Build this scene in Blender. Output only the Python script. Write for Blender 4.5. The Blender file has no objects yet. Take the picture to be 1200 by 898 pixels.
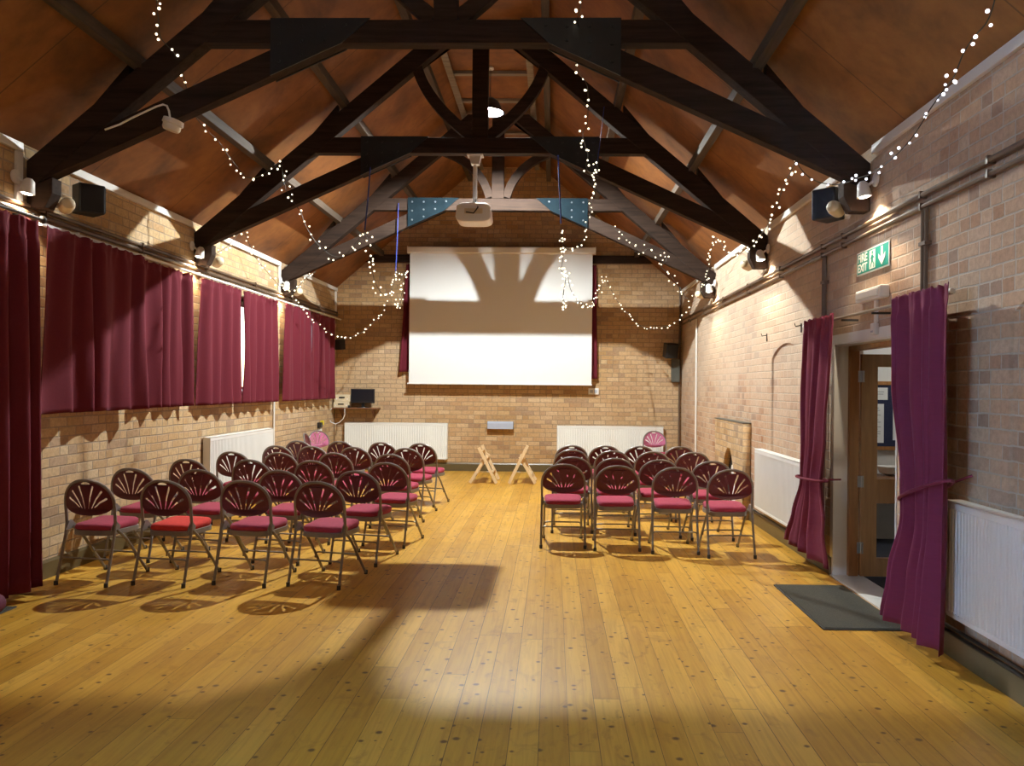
import bpy, bmesh, math, random
from mathutils import Vector, Matrix
random.seed(7)
SC = bpy.context.scene
COL = SC.collection
PI = math.pi

# ------------------------------------------------------------------ camera
F, CX, CY = 900.0, 630.0, 454.0            # focal length and principal point for a 1200x898 frame
CAM_ROT = Matrix.Rotation(0.02, 4, 'Z') @ Matrix.Rotation(PI/2, 4, 'X') @ Matrix.Rotation(0.009, 4, 'Z')
CAM_LOC = Vector((0, 0, 1.65))
cam_d = bpy.data.cameras.new('camera')
cam = bpy.data.objects.new('camera', cam_d)
COL.objects.link(cam)
cam.matrix_world = Matrix.Translation(CAM_LOC) @ CAM_ROT
cam_d.sensor_width = 36.0
cam_d.lens = 36.0 * F / 1200
cam_d.shift_x = (600 - CX) / 1200
cam_d.shift_y = (CY - 449) / 1200
cam_d.clip_start = 0.02
SC.camera = cam

def at(px, py, X=None, Y=None, Z=None):
    """measured point of the photo on one of the room's planes"""
    d = CAM_ROT.to_3x3() @ Vector(((px-CX)/F, -(py-CY)/F, -1))
    if X is not None: t = (X-CAM_LOC.x)/d.x
    elif Y is not None: t = (Y-CAM_LOC.y)/d.y
    else: t = (Z-CAM_LOC.z)/d.z
    return CAM_LOC + d*t

# ------------------------------------------------------------------ materials
def new_mat(name):
    m = bpy.data.materials.new(name); m.use_nodes = True
    nt = m.node_tree
    return m, nt, nt.nodes['Principled BSDF']

class G:
    """small helper for math node graphs"""
    def __init__(s, nt): s.nt = nt; s.n = nt.nodes; s.l = nt.links
    def add(s, typ, **kw):
        nd = s.n.new(typ)
        for k, v in kw.items(): setattr(nd, k, v)
        return nd
    def put(s, sock, v):
        if isinstance(v, bpy.types.NodeSocket): s.l.new(v, sock)
        else: sock.default_value = v
    def m(s, op, a, b=0.0, c=0.0):
        nd = s.add('ShaderNodeMath', operation=op)
        s.put(nd.inputs[0], a); s.put(nd.inputs[1], b); s.put(nd.inputs[2], c)
        return nd.outputs[0]
    def pos(s):
        g = s.add('ShaderNodeNewGeometry')
        sp = s.add('ShaderNodeSeparateXYZ'); s.l.new(g.outputs['Position'], sp.inputs[0])
        return g.outputs['Position'], sp.outputs[0], sp.outputs[1], sp.outputs[2]
    def objpos(s):
        g = s.add('ShaderNodeTexCoord')
        return g.outputs['Object']
    def xyz(s, x, y, z):
        nd = s.add('ShaderNodeCombineXYZ')
        s.put(nd.inputs[0], x); s.put(nd.inputs[1], y); s.put(nd.inputs[2], z)
        return nd.outputs[0]
    def noise(s, vec, scale, detail=3, rough=0.55, dist=0.0):
        nd = s.add('ShaderNodeTexNoise')
        s.l.new(vec, nd.inputs['Vector'])
        nd.inputs['Scale'].default_value = scale; nd.inputs['Detail'].default_value = detail
        nd.inputs['Roughness'].default_value = rough; nd.inputs['Distortion'].default_value = dist
        return nd.outputs[0]
    def white(s, vec):
        nd = s.add('ShaderNodeTexWhiteNoise', noise_dimensions='3D'); s.l.new(vec, nd.inputs['Vector'])
        return nd.outputs['Value']
    def ramp(s, f, stops, interp='LINEAR'):
        nd = s.add('ShaderNodeValToRGB'); cr = nd.color_ramp; cr.interpolation = interp
        while len(cr.elements) < len(stops): cr.elements.new(0.5)
        for e, (p, c) in zip(cr.elements, stops):
            e.position = p; e.color = (*c, 1) if len(c) == 3 else c
        s.put(nd.inputs[0], f)
        return nd.outputs[0]
    def mix(s, f, a, b, mode='MIX'):
        nd = s.add('ShaderNodeMix', data_type='RGBA', blend_type=mode)
        s.put(nd.inputs[0], f)
        for k, v in ((6, a), (7, b)):
            s.put(nd.inputs[k], (*v, 1) if isinstance(v, tuple) and len(v) == 3 else v)
        return nd.outputs[2]
    def bump(s, h, strength, dist, bsdf):
        nd = s.add('ShaderNodeBump'); nd.inputs['Strength'].default_value = strength
        nd.inputs['Distance'].default_value = dist
        s.put(nd.inputs['Height'], h); s.l.new(nd.outputs[0], bsdf.inputs['Normal'])

def plain(name, col, rough=0.5, metal=0.0, var=0.0, scale=6.0, bump=0.0, sheen=0.0, spec=None):
    m, nt, b = new_mat(name); g = G(nt)
    b.inputs['Roughness'].default_value = rough
    b.inputs['Metallic'].default_value = metal
    if spec is not None: b.inputs['Specular IOR Level'].default_value = spec
    if sheen: b.inputs['Sheen Weight'].default_value = sheen; b.inputs['Sheen Roughness'].default_value = 0.5
    p = g.objpos()
    n = g.noise(p, scale, 4)
    lo = tuple(c*(1-var) for c in col); hi = tuple(min(1, c*(1+var)) for c in col)
    c = g.ramp(n, [(0.3, lo), (0.7, hi)])
    g.l.new(c, b.inputs['Base Color'])
    if bump: g.bump(g.noise(p, scale*8, 2), bump, 0.004, b)
    return m

def brick_mat(name, axis, ramp, mortar, split_p=0.34, wash=None):
    m, nt, b = new_mat(name); g = G(nt)
    P, x, y, z = g.pos()
    u = x if axis == 'X' else y
    wob = g.noise(P, 3.0, 2)
    u = g.m('ADD', u, g.m('MULTIPLY', g.m('SUBTRACT', wob, 0.5), 0.02))
    zz = g.m('ADD', z, g.m('MULTIPLY', g.m('SUBTRACT', g.noise(P, 2.3, 2), 0.5), 0.018))
    LB, HB = 0.235, 0.0845
    rv = g.m('DIVIDE', zz, HB); row = g.m('FLOOR', rv); fv = g.m('FRACT', rv)
    par = g.m('MULTIPLY', g.m('FLOORED_MODULO', row, 2.0), 0.5)
    uu = g.m('ADD', g.m('DIVIDE', u, LB), g.m('ADD', par, g.m('MULTIPLY', g.white(g.xyz(row, 3.7, 1.2)), 0.12)))
    col = g.m('FLOOR', uu); fu = g.m('FRACT', uu)
    split = g.m('LESS_THAN', g.white(g.xyz(col, row, 9.1)), split_p)
    fu2 = g.m('FRACT', g.m('MULTIPLY', fu, 2.0)); hc = g.m('FLOOR', g.m('MULTIPLY', fu, 2.0))
    d1 = g.m('MULTIPLY', g.m('MINIMUM', fu, g.m('SUBTRACT', 1.0, fu)), LB)
    d2 = g.m('MULTIPLY', g.m('MINIMUM', fu2, g.m('SUBTRACT', 1.0, fu2)), LB/2)
    du = g.m('ADD', g.m('MULTIPLY', split, d2), g.m('MULTIPLY', g.m('SUBTRACT', 1.0, split), d1))
    dv = g.m('MULTIPLY', g.m('MINIMUM', fv, g.m('SUBTRACT', 1.0, fv)), HB)
    d = g.m('MINIMUM', du, dv)
    d = g.m('ADD', d, g.m('MULTIPLY', g.m('SUBTRACT', g.noise(P, 30.0, 3), 0.5), 0.010))
    body = g.add('ShaderNodeMapRange', interpolation_type='SMOOTHSTEP')
    g.put(body.inputs[0], d); body.inputs[1].default_value = 0.0035; body.inputs[2].default_value = 0.0075
    bid = g.xyz(g.m('ADD', col, g.m('MULTIPLY', g.m('MULTIPLY', hc, split), 0.5)), row, 0.3)
    w = g.white(bid)
    c = g.ramp(w, ramp)
    patch = g.noise(P, 0.55, 3)
    c = g.mix(g.m('MULTIPLY', g.ramp(patch, [(0.42, (0, 0, 0)), (0.62, (1, 1, 1))]), 0.35), c, (0.70, 0.56, 0.41))
    fine = g.noise(P, 26.0, 5, 0.7)
    c = g.mix(0.55, c, g.ramp(fine, [(0.25, (0.45, 0.42, 0.40)), (0.6, (1, 1, 1))]), 'MULTIPLY')
    if wash:                                    # remains of an old pale wash on the upper courses
        hz = g.add('ShaderNodeMapRange', interpolation_type='SMOOTHSTEP')
        g.put(hz.inputs[0], g.m('ADD', z, g.m('MULTIPLY', g.m('SUBTRACT', g.noise(P, 1.1, 4, 0.6), 0.5), 2.2)))
        hz.inputs[1].default_value = 0.9; hz.inputs[2].default_value = 2.1
        hy = g.add('ShaderNodeMapRange', interpolation_type='SMOOTHSTEP')
        g.put(hy.inputs[0], g.m('ADD', y, g.m('MULTIPLY', g.m('SUBTRACT', g.noise(P, 0.8, 3), 0.5), 2.0)))
        hy.inputs[1].default_value = 4.6; hy.inputs[2].default_value = 7.4
        c = g.mix(g.m('MULTIPLY', g.m('MULTIPLY', hz.outputs[0], hy.outputs[0]), 0.42), c, wash)
    mc = g.mix(g.noise(P, 9.0, 3), tuple(v*0.75 for v in mortar), tuple(min(1, v*1.25) for v in mortar))
    c = g.mix(body.outputs[0], mc, c)
    g.l.new(c, b.inputs['Base Color'])
    b.inputs['Roughness'].default_value = 0.86
    b.inputs['Specular IOR Level'].default_value = 0.25
    h = g.m('ADD', g.m('MULTIPLY', body.outputs[0], 1.0), g.m('MULTIPLY', fine, 0.5))
    g.bump(h, 0.6, 0.007, b)
    return m

BUFF = [(0.0, (0.46, 0.29, 0.135)), (0.12, (0.57, 0.39, 0.205)), (0.35, (0.61, 0.435, 0.235)), (0.55, (0.55, 0.36, 0.18)),
        (0.74, (0.67, 0.505, 0.31)), (0.88, (0.51, 0.32, 0.155)), (0.96, (0.43, 0.285, 0.17)), (1.0, (0.40, 0.28, 0.18))]
RED = [(p, (c[0]*0.93, c[1]*0.84, c[2]*0.78)) for p, c in [(0.0, (0.44, 0.255, 0.15)), (0.15, (0.57, 0.40, 0.27)), (0.38, (0.61, 0.45, 0.315)), (0.55, (0.55, 0.37, 0.24)),
       (0.72, (0.64, 0.49, 0.36)), (0.86, (0.47, 0.29, 0.18)), (0.95, (0.41, 0.285, 0.21)), (1.0, (0.38, 0.27, 0.20))]]
M = {}
M['brick_left'] = brick_mat('buff brick long wall', 'Y', BUFF, (0.36, 0.28, 0.20))
BACK = [(p, (c[0]*0.93, c[1]*0.86, c[2]*0.78)) for p, c in BUFF]
M['brick_back'] = brick_mat('buff brick gable wall', 'X', BACK, (0.30, 0.22, 0.14), 0.16)
M['brick_right'] = brick_mat('mixed brick door wall', 'Y', RED, (0.50, 0.41, 0.32), 0.3, (0.60, 0.525, 0.43))

def floor_mat():
    m, nt, b = new_mat('honey pine boards'); g = G(nt)
    P, x, y, z = g.pos()
    W = 0.1405
    bx = g.m('DIVIDE', g.m('ADD', x, 0.052), W); bi = g.m('FLOOR', bx); fx = g.m('FRACT', bx)
    r1 = g.white(g.xyz(bi, 1.3, 0.7))
    yl = g.m('ADD', g.m('DIVIDE', y, 2.9), g.m('MULTIPLY', r1, 7.0)); yi = g.m('FLOOR', yl); fy = g.m('FRACT', yl)
    bid = g.xyz(bi, yi, 4.2)
    w = g.white(bid)
    base = g.ramp(w, [(0.0, (0.54, 0.275, 0.030)), (0.5, (0.63, 0.335, 0.040)), (1.0, (0.72, 0.408, 0.062))])
    off = g.m('MULTIPLY', w, 31.0)
    gv = g.xyz(g.m('ADD', g.m('MULTIPLY', x, 24.0), off), g.m('ADD', g.m('MULTIPLY', y, 1.1), off), 0.0)
    grain = g.noise(gv, 1.4, 5, 0.62, 0.6)
    c = g.mix(0.55, base, g.ramp(grain, [(0.25, (0.55, 0.42, 0.32)), (0.58, (1, 1, 1))]), 'MULTIPLY')
    # knots
    vo = g.add('ShaderNodeTexVoronoi', voronoi_dimensions='2D', feature='F1')
    kv = g.xyz(g.m('ADD', g.m('MULTIPLY', x, 7.6), off), g.m('ADD', g.m('MULTIPLY', y, 8.0), off), 0.0)
    g.l.new(kv, vo.inputs['Vector']); vo.inputs['Scale'].default_value = 1.0
    kw = g.white(vo.outputs['Color']); ksel = g.m('LESS_THAN', kw, 0.6)
    kn = g.add('ShaderNodeMapRange', interpolation_type='SMOOTHSTEP')
    kd = g.m('ADD', vo.outputs['Distance'], g.m('MULTIPLY', g.m('SUBTRACT', g.noise(P, 60.0, 2), 0.5), 0.05))
    g.put(kn.inputs[0], kd); g.put(kn.inputs[1], g.m('MULTIPLY', kw, 0.11)); g.put(kn.inputs[2], g.m('ADD', g.m('MULTIPLY', kw, 0.26), 0.03))
    kn.inputs[3].default_value = 1.0; kn.inputs[4].default_value = 0.0
    kf = g.m('MULTIPLY', g.m('MULTIPLY', kn.outputs[0], ksel), 0.92)
    c = g.mix(kf, c, (0.10, 0.035, 0.012))
    # darker figure round the knots and along the boards
    fg = g.noise(g.xyz(g.m('ADD', g.m('MULTIPLY', x, 5.0), off), g.m('ADD', g.m('MULTIPLY', y, 3.2), off), 0.0), 1.6, 4, 0.6, 1.2)
    c = g.mix(g.ramp(fg, [(0.56, (0, 0, 0)), (0.78, (0.55, 0.55, 0.55))]), c, (0.24, 0.095, 0.018))
    # wear
    wear = g.noise(P, 0.9, 4)
    c = g.mix(g.m('MULTIPLY', g.ramp(wear, [(0.45, (0, 0, 0)), (0.7, (1, 1, 1))]), 0.25), c, (0.38, 0.20, 0.06))
    # seams
    dx = g.m('MULTIPLY', g.m('MINIMUM', fx, g.m('SUBTRACT', 1.0, fx)), W)
    dy = g.m('MULTIPLY', g.m('MINIMUM', fy, g.m('SUBTRACT', 1.0, fy)), 2.9)
    dd = g.m('MINIMUM', dx, dy)
    sw = g.m('ADD', 0.0006, g.m('MULTIPLY', g.white(g.xyz(bi, 8.8, 2.0)), 0.0016))
    seam = g.m('LESS_THAN', dd, sw)
    c = g.mix(g.m('MULTIPLY', seam, 0.8), c, (0.045, 0.02, 0.008))
    g.l.new(c, b.inputs['Base Color'])
    rr = g.m('ADD', 0.30, g.m('MULTIPLY', g.noise(P, 2.2, 4), 0.22))
    g.l.new(rr, b.inputs['Roughness'])
    b.inputs['Specular IOR Level'].default_value = 0.42
    g.bump(g.m('SUBTRACT', g.m('MULTIPLY', grain, 0.15), seam), 0.25, 0.002, b)
    return m
M['floor'] = floor_mat()

def roof_mat():
    m, nt, b = new_mat('stained brown roof boards'); g = G(nt)
    P, x, y, z = g.pos()
    n = g.noise(P, 1.6, 6, 0.62, 0.4)
    c = g.ramp(n, [(0.3, (0.12, 0.042, 0.010)), (0.5, (0.24, 0.088, 0.020)), (0.72, (0.34, 0.135, 0.032))])
    f = g.noise(P, 9.0, 4, 0.6)
    c = g.mix(0.4, c, g.ramp(f, [(0.3, (0.55, 0.5, 0.45)), (0.6, (1, 1, 1))]), 'MULTIPLY')
    fy = g.m('FRACT', g.m('DIVIDE', g.m('ADD', y, 0.28), 1.45))
    dy = g.m('MINIMUM', fy, g.m('SUBTRACT', 1.0, fy))
    c = g.mix(g.m('MULTIPLY', g.m('LESS_THAN', dy, 0.004), 0.6), c, (0.03, 0.012, 0.005))
    g.l.new(c, b.inputs['Base Color']); b.inputs['Roughness'].default_value = 0.62
    return m
M['roof'] = roof_mat()

def wood_mat(name, lo, hi, axis='X', rough=0.55, stretch=14.0):
    m, nt, b = new_mat(name); g = G(nt)
    tc = g.objpos()
    mp = g.add('ShaderNodeMapping'); g.l.new(tc, mp.inputs[0])
    sc = [stretch]*3; sc['XYZ'.index(axis)] = 1.2
    mp.inputs['Scale'].default_value = sc
    n = g.noise(mp.outputs[0], 1.5, 5, 0.6, 0.5)
    g.l.new(g.ramp(n, [(0.3, lo), (0.7, hi)]), b.inputs['Base Color'])
    b.inputs['Roughness'].default_value = rough
    g.bump(n, 0.15, 0.003, b)
    return m
M['truss'] = wood_mat('dark stained roof timber', (0.018, 0.010, 0.007), (0.048, 0.028, 0.019), 'X', 0.8)
M['truss'].node_tree.nodes['Principled BSDF'].inputs['Specular IOR Level'].default_value = 0.2
M['purlin'] = wood_mat('grey brown purlin timber', (0.04, 0.027, 0.017), (0.095, 0.066, 0.044), 'Y', 0.75)
M['grey_timber'] = wood_mat('weathered grey timber', (0.16, 0.13, 0.10), (0.30, 0.25, 0.20), 'X', 0.65)
M['oak'] = wood_mat('varnished oak', (0.26, 0.115, 0.032), (0.42, 0.20, 0.065), 'Z', 0.4)
M['pine'] = wood_mat('pale planed pine', (0.62, 0.44, 0.24), (0.80, 0.62, 0.38), 'Z', 0.5)
M['shelf'] = wood_mat('brown shelf board', (0.16, 0.065, 0.028), (0.26, 0.12, 0.055), 'X', 0.45)
M['skirting'] = plain('olive brown gloss paint', (0.115, 0.085, 0.038), 0.35, var=0.12, scale=3)
M['white'] = plain('white gloss paint', (0.78, 0.78, 0.76), 0.35, var=0.03, scale=3)
M['white_plastic'] = plain('white plastic', (0.80, 0.80, 0.78), 0.35, var=0.02)
M['radiator'] = plain('white radiator enamel', (0.84, 0.86, 0.84), 0.32, var=0.02)
M['cream'] = plain('cream enamel', (0.72, 0.62, 0.43), 0.4, var=0.05)
M['black'] = plain('black plastic', (0.016, 0.016, 0.018), 0.4, var=0.15)
M['black_grille'] = plain('black speaker grille', (0.022, 0.022, 0.024), 0.75, var=0.3, scale=60)
M['dark_steel'] = plain('blackened steel plate', (0.013, 0.014, 0.016), 0.5, metal=0.2, var=0.25, scale=5)
M['blue_steel'] = plain('blue grey steel plate', (0.006, 0.013, 0.018), 0.85, spec=0.08, metal=0.0, var=0.2, scale=8)
M['bolt'] = plain('zinc bolt head', (0.12, 0.13, 0.14), 0.5, metal=0.5)
M['chair_metal'] = plain('grey brown chair enamel', (0.25, 0.225, 0.21), 0.36, metal=0.2, var=0.06)
M['chair_panel'] = plain('maroon back panel', (0.125, 0.016, 0.024), 0.5, var=0.12, scale=14)
M['seat_cloth'] = plain('raspberry seat cloth', (0.36, 0.030, 0.070), 0.9, var=0.10, scale=30, bump=0.2, sheen=0.08)
M['seat_red'] = plain('scarlet seat cloth', (0.60, 0.028, 0.018), 0.9, var=0.08, scale=30, bump=0.2, sheen=0.05)
M['pink_panel'] = plain('pink upholstered panel', (0.56, 0.17, 0.32), 0.85, var=0.12, scale=20, sheen=0.4)
M['rubber'] = plain('dark rubber', (0.05, 0.048, 0.045), 0.8)
M['pipe_brown'] = plain('brown painted pipe', (0.13, 0.082, 0.05), 0.38, var=0.15)
M['pipe_grey'] = plain('dull grey pipe', (0.32, 0.28, 0.23), 0.4, metal=0.3, var=0.1)
M['iron'] = plain('black iron', (0.035, 0.032, 0.03), 0.5, metal=0.4)
M['chrome'] = plain('satin nickel', (0.55, 0.54, 0.52), 0.3, metal=0.9)
M['mat'] = plain('charcoal ribbed mat', (0.060, 0.056, 0.042), 0.95, var=0.25, scale=90, bump=0.5)
M['screen'] = plain('matt white screen cloth', (0.80, 0.82, 0.82), 0.8, var=0.0)
M['screen_case'] = plain('ivory screen casing', (0.80, 0.78, 0.73), 0.35)
M['rope'] = plain('blue nylon rope', (0.025, 0.045, 0.24), 0.7, var=0.2, scale=40)
M['cable'] = plain('dark green fairy light cable', (0.028, 0.028, 0.02), 0.6)
M['sign_green'] = plain('safety green', (0.005, 0.29, 0.235), 0.4)
M['sign_white'] = plain('sign white', (0.85, 0.88, 0.86), 0.4)
M['plaster'] = plain('pale plaster', (0.66, 0.66, 0.64), 0.8, var=0.04)
M['navy'] = plain('navy felt board', (0.018, 0.022, 0.06), 0.9, var=0.1)
M['paper'] = plain('printed paper', (0.74, 0.75, 0.74), 0.8, var=0.03)
M['ink'] = plain('grey print', (0.36, 0.37, 0.38), 0.8)
M['grey_box'] = plain('grey metal cover', (0.42, 0.46, 0.56), 0.4, var=0.04)
M['grey_dark'] = plain('grey green cabinet', (0.085, 0.088, 0.075), 0.6, var=0.1)
M['maroon_bag'] = plain('maroon rolled cloth', (0.10, 0.012, 0.035), 0.8, var=0.2)
M['soot'] = plain('sooty black', (0.018, 0.012, 0.008), 0.9, var=0.3)
M['yellow'] = plain('yellow plastic', (0.7, 0.55, 0.03), 0.4)
M['carpet'] = plain('dark blue carpet', (0.025, 0.03, 0.045), 0.95, var=0.2, scale=60)
M['screen_black'] = plain('dark monitor glass', (0.012, 0.014, 0.02), 0.15)

def curtain_mat(name, col):
    m, nt, b = new_mat(name); g = G(nt)
    P, x, y, z = g.pos()
    n = g.noise(g.xyz(g.m('MULTIPLY', g.m('ADD', x, y), 60.0), g.m('MULTIPLY', z, 60.0), 0.0), 1.0, 2)
    g.l.new(g.ramp(n, [(0.3, tuple(c*0.95 for c in col)), (0.7, tuple(c*1.05 for c in col))]), b.inputs['Base Color'])
    b.inputs['Roughness'].default_value = 0.85
    b.inputs['Sheen Weight'].default_value = 0.25
    b.inputs['Sheen Roughness'].default_value = 0.4
    b.inputs['Sheen Tint'].default_value = (0.9, 0.4, 0.5, 1)
    b.inputs['Specular IOR Level'].default_value = 0.2
    return m
M['curtain'] = curtain_mat('burgundy curtain cloth', (0.135, 0.015, 0.027))
M['curtain_plum'] = curtain_mat('plum curtain cloth', (0.135, 0.014, 0.033))

def glass_mat():
    m, nt, b = new_mat('clear window glass'); g = G(nt)
    b.inputs['Roughness'].default_value = 0.02
    b.inputs['Transmission Weight'].default_value = 1.0
    b.inputs['IOR'].default_value = 1.06
    b.inputs['Base Color'].default_value = (0.95, 0.97, 0.97, 1)
    return m
M['glass'] = glass_mat()

def emit(name, col, strength, sample=True):
    m = bpy.data.materials.new(name); m.use_nodes = True
    nt = m.node_tree; nt.nodes.clear()
    e = nt.nodes.new('ShaderNodeEmission'); o = nt.nodes.new('ShaderNodeOutputMaterial')
    e.inputs[0].default_value = (*col, 1); e.inputs[1].default_value = strength
    nt.links.new(e.outputs[0], o.inputs[0])
    if not sample: m.cycles.emission_sampling = 'NONE'
    return m
M['led'] = emit('warm white fairy bulb', (1.0, 0.86, 0.60), 3.2, False)
M['led_cool'] = emit('cool white fairy bulb', (0.86, 0.88, 1.0), 3.2, False)
M['spot_face'] = emit('lit spotlight glass', (1.0, 0.86, 0.66), 14.0, False)

# ------------------------------------------------------------------ mesh builder
WORLD_LOC = {}
class MB:
    def __init__(s): s.bm = bmesh.new()
    def box(s, x0, x1, y0, y1, z0, z1, mat4=None):
        v = [s.bm.verts.new(p) for p in ((x0,y0,z0),(x1,y0,z0),(x1,y1,z0),(x0,y1,z0),(x0,y0,z1),(x1,y0,z1),(x1,y1,z1),(x0,y1,z1))]
        if mat4 is not None:
            for q in v: q.co = mat4 @ q.co
        for f in ((0,3,2,1),(4,5,6,7),(0,1,5,4),(1,2,6,5),(2,3,7,6),(3,0,4,7)): s.bm.faces.new([v[i] for i in f])
        return s
    def prism(s, pts, axis, a0, a1):
        def P(u, v, w):
            return {'X': (w, u, v), 'Y': (u, w, v), 'Z': (u, v, w)}[axis]
        A = [s.bm.verts.new(P(u, v, a0)) for u, v in pts]; B = [s.bm.verts.new(P(u, v, a1)) for u, v in pts]
        n = len(pts)
        s.bm.faces.new(A); s.bm.faces.new(B[::-1])
        for i in range(n): s.bm.faces.new((A[i], A[(i+1) % n], B[(i+1) % n], B[i]))
        return s
    def strip(s, left, right, axis, a0, a1):
        """curved bar: two matching edge polylines, extruded"""
        for i in range(len(left)-1):
            s.prism([left[i], left[i+1], right[i+1], right[i]], axis, a0, a1)
        bmesh.ops.remove_doubles(s.bm, verts=s.bm.verts[:], dist=1e-5)
        return s
    def tube(s, pts, r, n=8, closed=False, cap=True):
        pts = [Vector(p) for p in pts]; k = len(pts)
        rings = []; prev = None
        for i, p in enumerate(pts):
            if closed: t = pts[(i+1) % k] - pts[i-1]
            else: t = pts[min(i+1, k-1)] - pts[max(i-1, 0)]
            t.normalize()
            if prev is None:
                a = t.orthogonal().normalized()
            else:
                a = (prev - t*prev.dot(t))
                a = a.normalized() if a.length > 1e-6 else t.orthogonal().normalized()
            prev = a; b = t.cross(a)
            rr = r[i] if isinstance(r, (list, tuple)) else r
            rings.append([s.bm.verts.new(p + (a*math.cos(2*PI*j/n) + b*math.sin(2*PI*j/n))*rr) for j in range(n)])
        m = k if closed else k-1
        for i in range(m):
            A, B = rings[i], rings[(i+1) % k]
            for j in range(n): s.bm.faces.new((A[j], A[(j+1) % n], B[(j+1) % n], B[j]))
        if cap and not closed: s.bm.faces.new(rings[0][::-1]); s.bm.faces.new(rings[-1])
        return s
    def bar(s, p, q, w, h, up=(0, 0, 1)):
        p, q = Vector(p), Vector(q); t = (q-p).normalized(); up = Vector(up)
        a = t.cross(up).normalized(); b = a.cross(t)
        L = [s.bm.verts.new(c + a*sx*w/2 + b*sy*h/2) for c in (p, q) for sx, sy in ((-1,-1),(1,-1),(1,1),(-1,1))]
        for f in ((3,2,1,0),(4,5,6,7),(0,1,5,4),(1,2,6,5),(2,3,7,6),(3,0,4,7)): s.bm.faces.new([L[i] for i in f])
        return s
    def lathe(s, prof, n=16, mat4=None):
        mat4 = mat4 or Matrix()
        rings = [[s.bm.verts.new(mat4 @ Vector((r*math.cos(2*PI*j/n), r*math.sin(2*PI*j/n), z))) for j in range(n)] for r, z in prof]
        for A, B in zip(rings, rings[1:]):
            for j in range(n): s.bm.faces.new((A[j], A[(j+1) % n], B[(j+1) % n], B[j]))
        s.bm.faces.new(rings[0][::-1]); s.bm.faces.new(rings[-1])
        return s
    def sphere(s, c, r, u=12, v=8):
        bmesh.ops.create_uvsphere(s.bm, u_segments=u, v_segments=v, radius=r, matrix=Matrix.Translation(Vector(c)))
        return s
    def holes(s, outline, holes, axis, a0, a1):
        """flat plate with holes"""
        cu = bpy.data.curves.new('tmp', 'CURVE'); cu.dimensions = '2D'; cu.fill_mode = 'BOTH'
        cu.extrude = abs(a1-a0)/2
        for poly in [outline]+holes:
            sp = cu.splines.new('POLY'); sp.points.add(len(poly)-1)
            for pt, (u, v) in zip(sp.points, poly): pt.co = (u, v, 0, 1)
            sp.use_cyclic_u = True
        ob = bpy.data.objects.new('tmp', cu); COL.objects.link(ob)
        dg = bpy.context.evaluated_depsgraph_get()
        me = bpy.data.meshes.new_from_object(ob.evaluated_get(dg))
        mid = (a0+a1)/2
        base = len(s.bm.verts)
        s.bm.from_mesh(me)
        s.bm.verts.ensure_lookup_table()
        for q in s.bm.verts[base:]:
            u, v, w = q.co
            q.co = {'X': (mid+w, u, v), 'Y': (u, mid+w, v), 'Z': (u, v, mid+w)}[axis]
        bpy.data.objects.remove(ob); bpy.data.curves.remove(cu); bpy.data.meshes.remove(me)
        bmesh.ops.remove_doubles(s.bm, verts=s.bm.verts[:], dist=1e-5)
        return s
    def build(s, name, mat, parent=None, loc=None, smooth=False, bevel=0.0, seg=2, weld=True):
        bm = s.bm
        bmesh.ops.recalc_face_normals(bm, faces=bm.faces[:])
        if bevel:
            ed = [e for e in bm.edges if len(e.link_faces) == 2 and e.calc_face_angle(0) > 0.6]
            bmesh.ops.bevel(bm, geom=ed, offset=bevel, segments=seg, affect='EDGES', profile=0.5, clamp_overlap=True)
        if parent is not None: off = WORLD_LOC[parent]
        elif loc is not None: off = Vector(loc)
        else:
            xs = [v.co.x for v in bm.verts]; ys = [v.co.y for v in bm.verts]; zs = [v.co.z for v in bm.verts]
            off = Vector(((min(xs)+max(xs))/2, (min(ys)+max(ys))/2, min(zs)))
        for v in bm.verts: v.co -= off
        if smooth:
            for f in bm.faces: f.smooth = True
            for e in bm.edges:
                if len(e.link_faces) == 2 and e.calc_face_angle(0) > 0.7: e.smooth = False
        me = bpy.data.meshes.new(name); bm.to_mesh(me); bm.free()
        me.materials.append(mat)
        o = bpy.data.objects.new(name, me); COL.objects.link(o)
        if parent is not None: o.parent = parent
        else: o.location = off
        WORLD_LOC[o] = off
        return o

def tag(o, label, cat, group=None):
    o['label'] = label; o['category'] = cat
    if group: o['group'] = group
    return o
def thing(name, loc, label, cat, group=None):
    o = bpy.data.objects.new(name, None); COL.objects.link(o); o.location = loc
    o.empty_display_size = 0.1
    WORLD_LOC[o] = Vector(loc)
    return tag(o, label, cat, group)
def struct(o):
    o['kind'] = 'structure'; return o
def copy_tree(o, parent=None):
    c = o.copy(); COL.objects.link(c)
    if parent is not None: c.parent = parent
    for ch in o.children: copy_tree(ch, c)
    return c

# ------------------------------------------------------------------ room shell
XL, XR, YB, YF = -4.27, 2.50, 15.0, -2.6
XC = (XL+XR)/2; HW = (XR-XL)/2
EAVE, SL = 3.57, 0.86
FLATZ = 5.95
DF = HW - (FLATZ-EAVE)/SL                      # half width of the flat strip along the ridge
def roof_z(u): return EAVE + SL*u

mb = MB(); mb.box(XL-0.3, XR+0.3, YF-0.3, YB+0.3, -0.12, 0.0)
struct(mb.build('floor', M['floor'], loc=(0, 0, 0)))

# ceiling: two slopes and the flat strip, one shell with thickness
mb = MB()
prof = [(XL-0.25, EAVE-0.25*SL), (XC-DF, FLATZ), (XC+DF, FLATZ), (XR+0.25, EAVE-0.25*SL),
        (XR+0.25, EAVE-0.25*SL+0.12), (XC+DF+0.03, FLATZ+0.1), (XC-DF-0.03, FLATZ+0.1), (XL-0.25, EAVE-0.25*SL+0.12)]
mb.prism(prof, 'Y', YF-0.25, YB+0.25)
struct(mb.build('ceiling', M['roof'], loc=(XC, 6, EAVE)))

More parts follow.
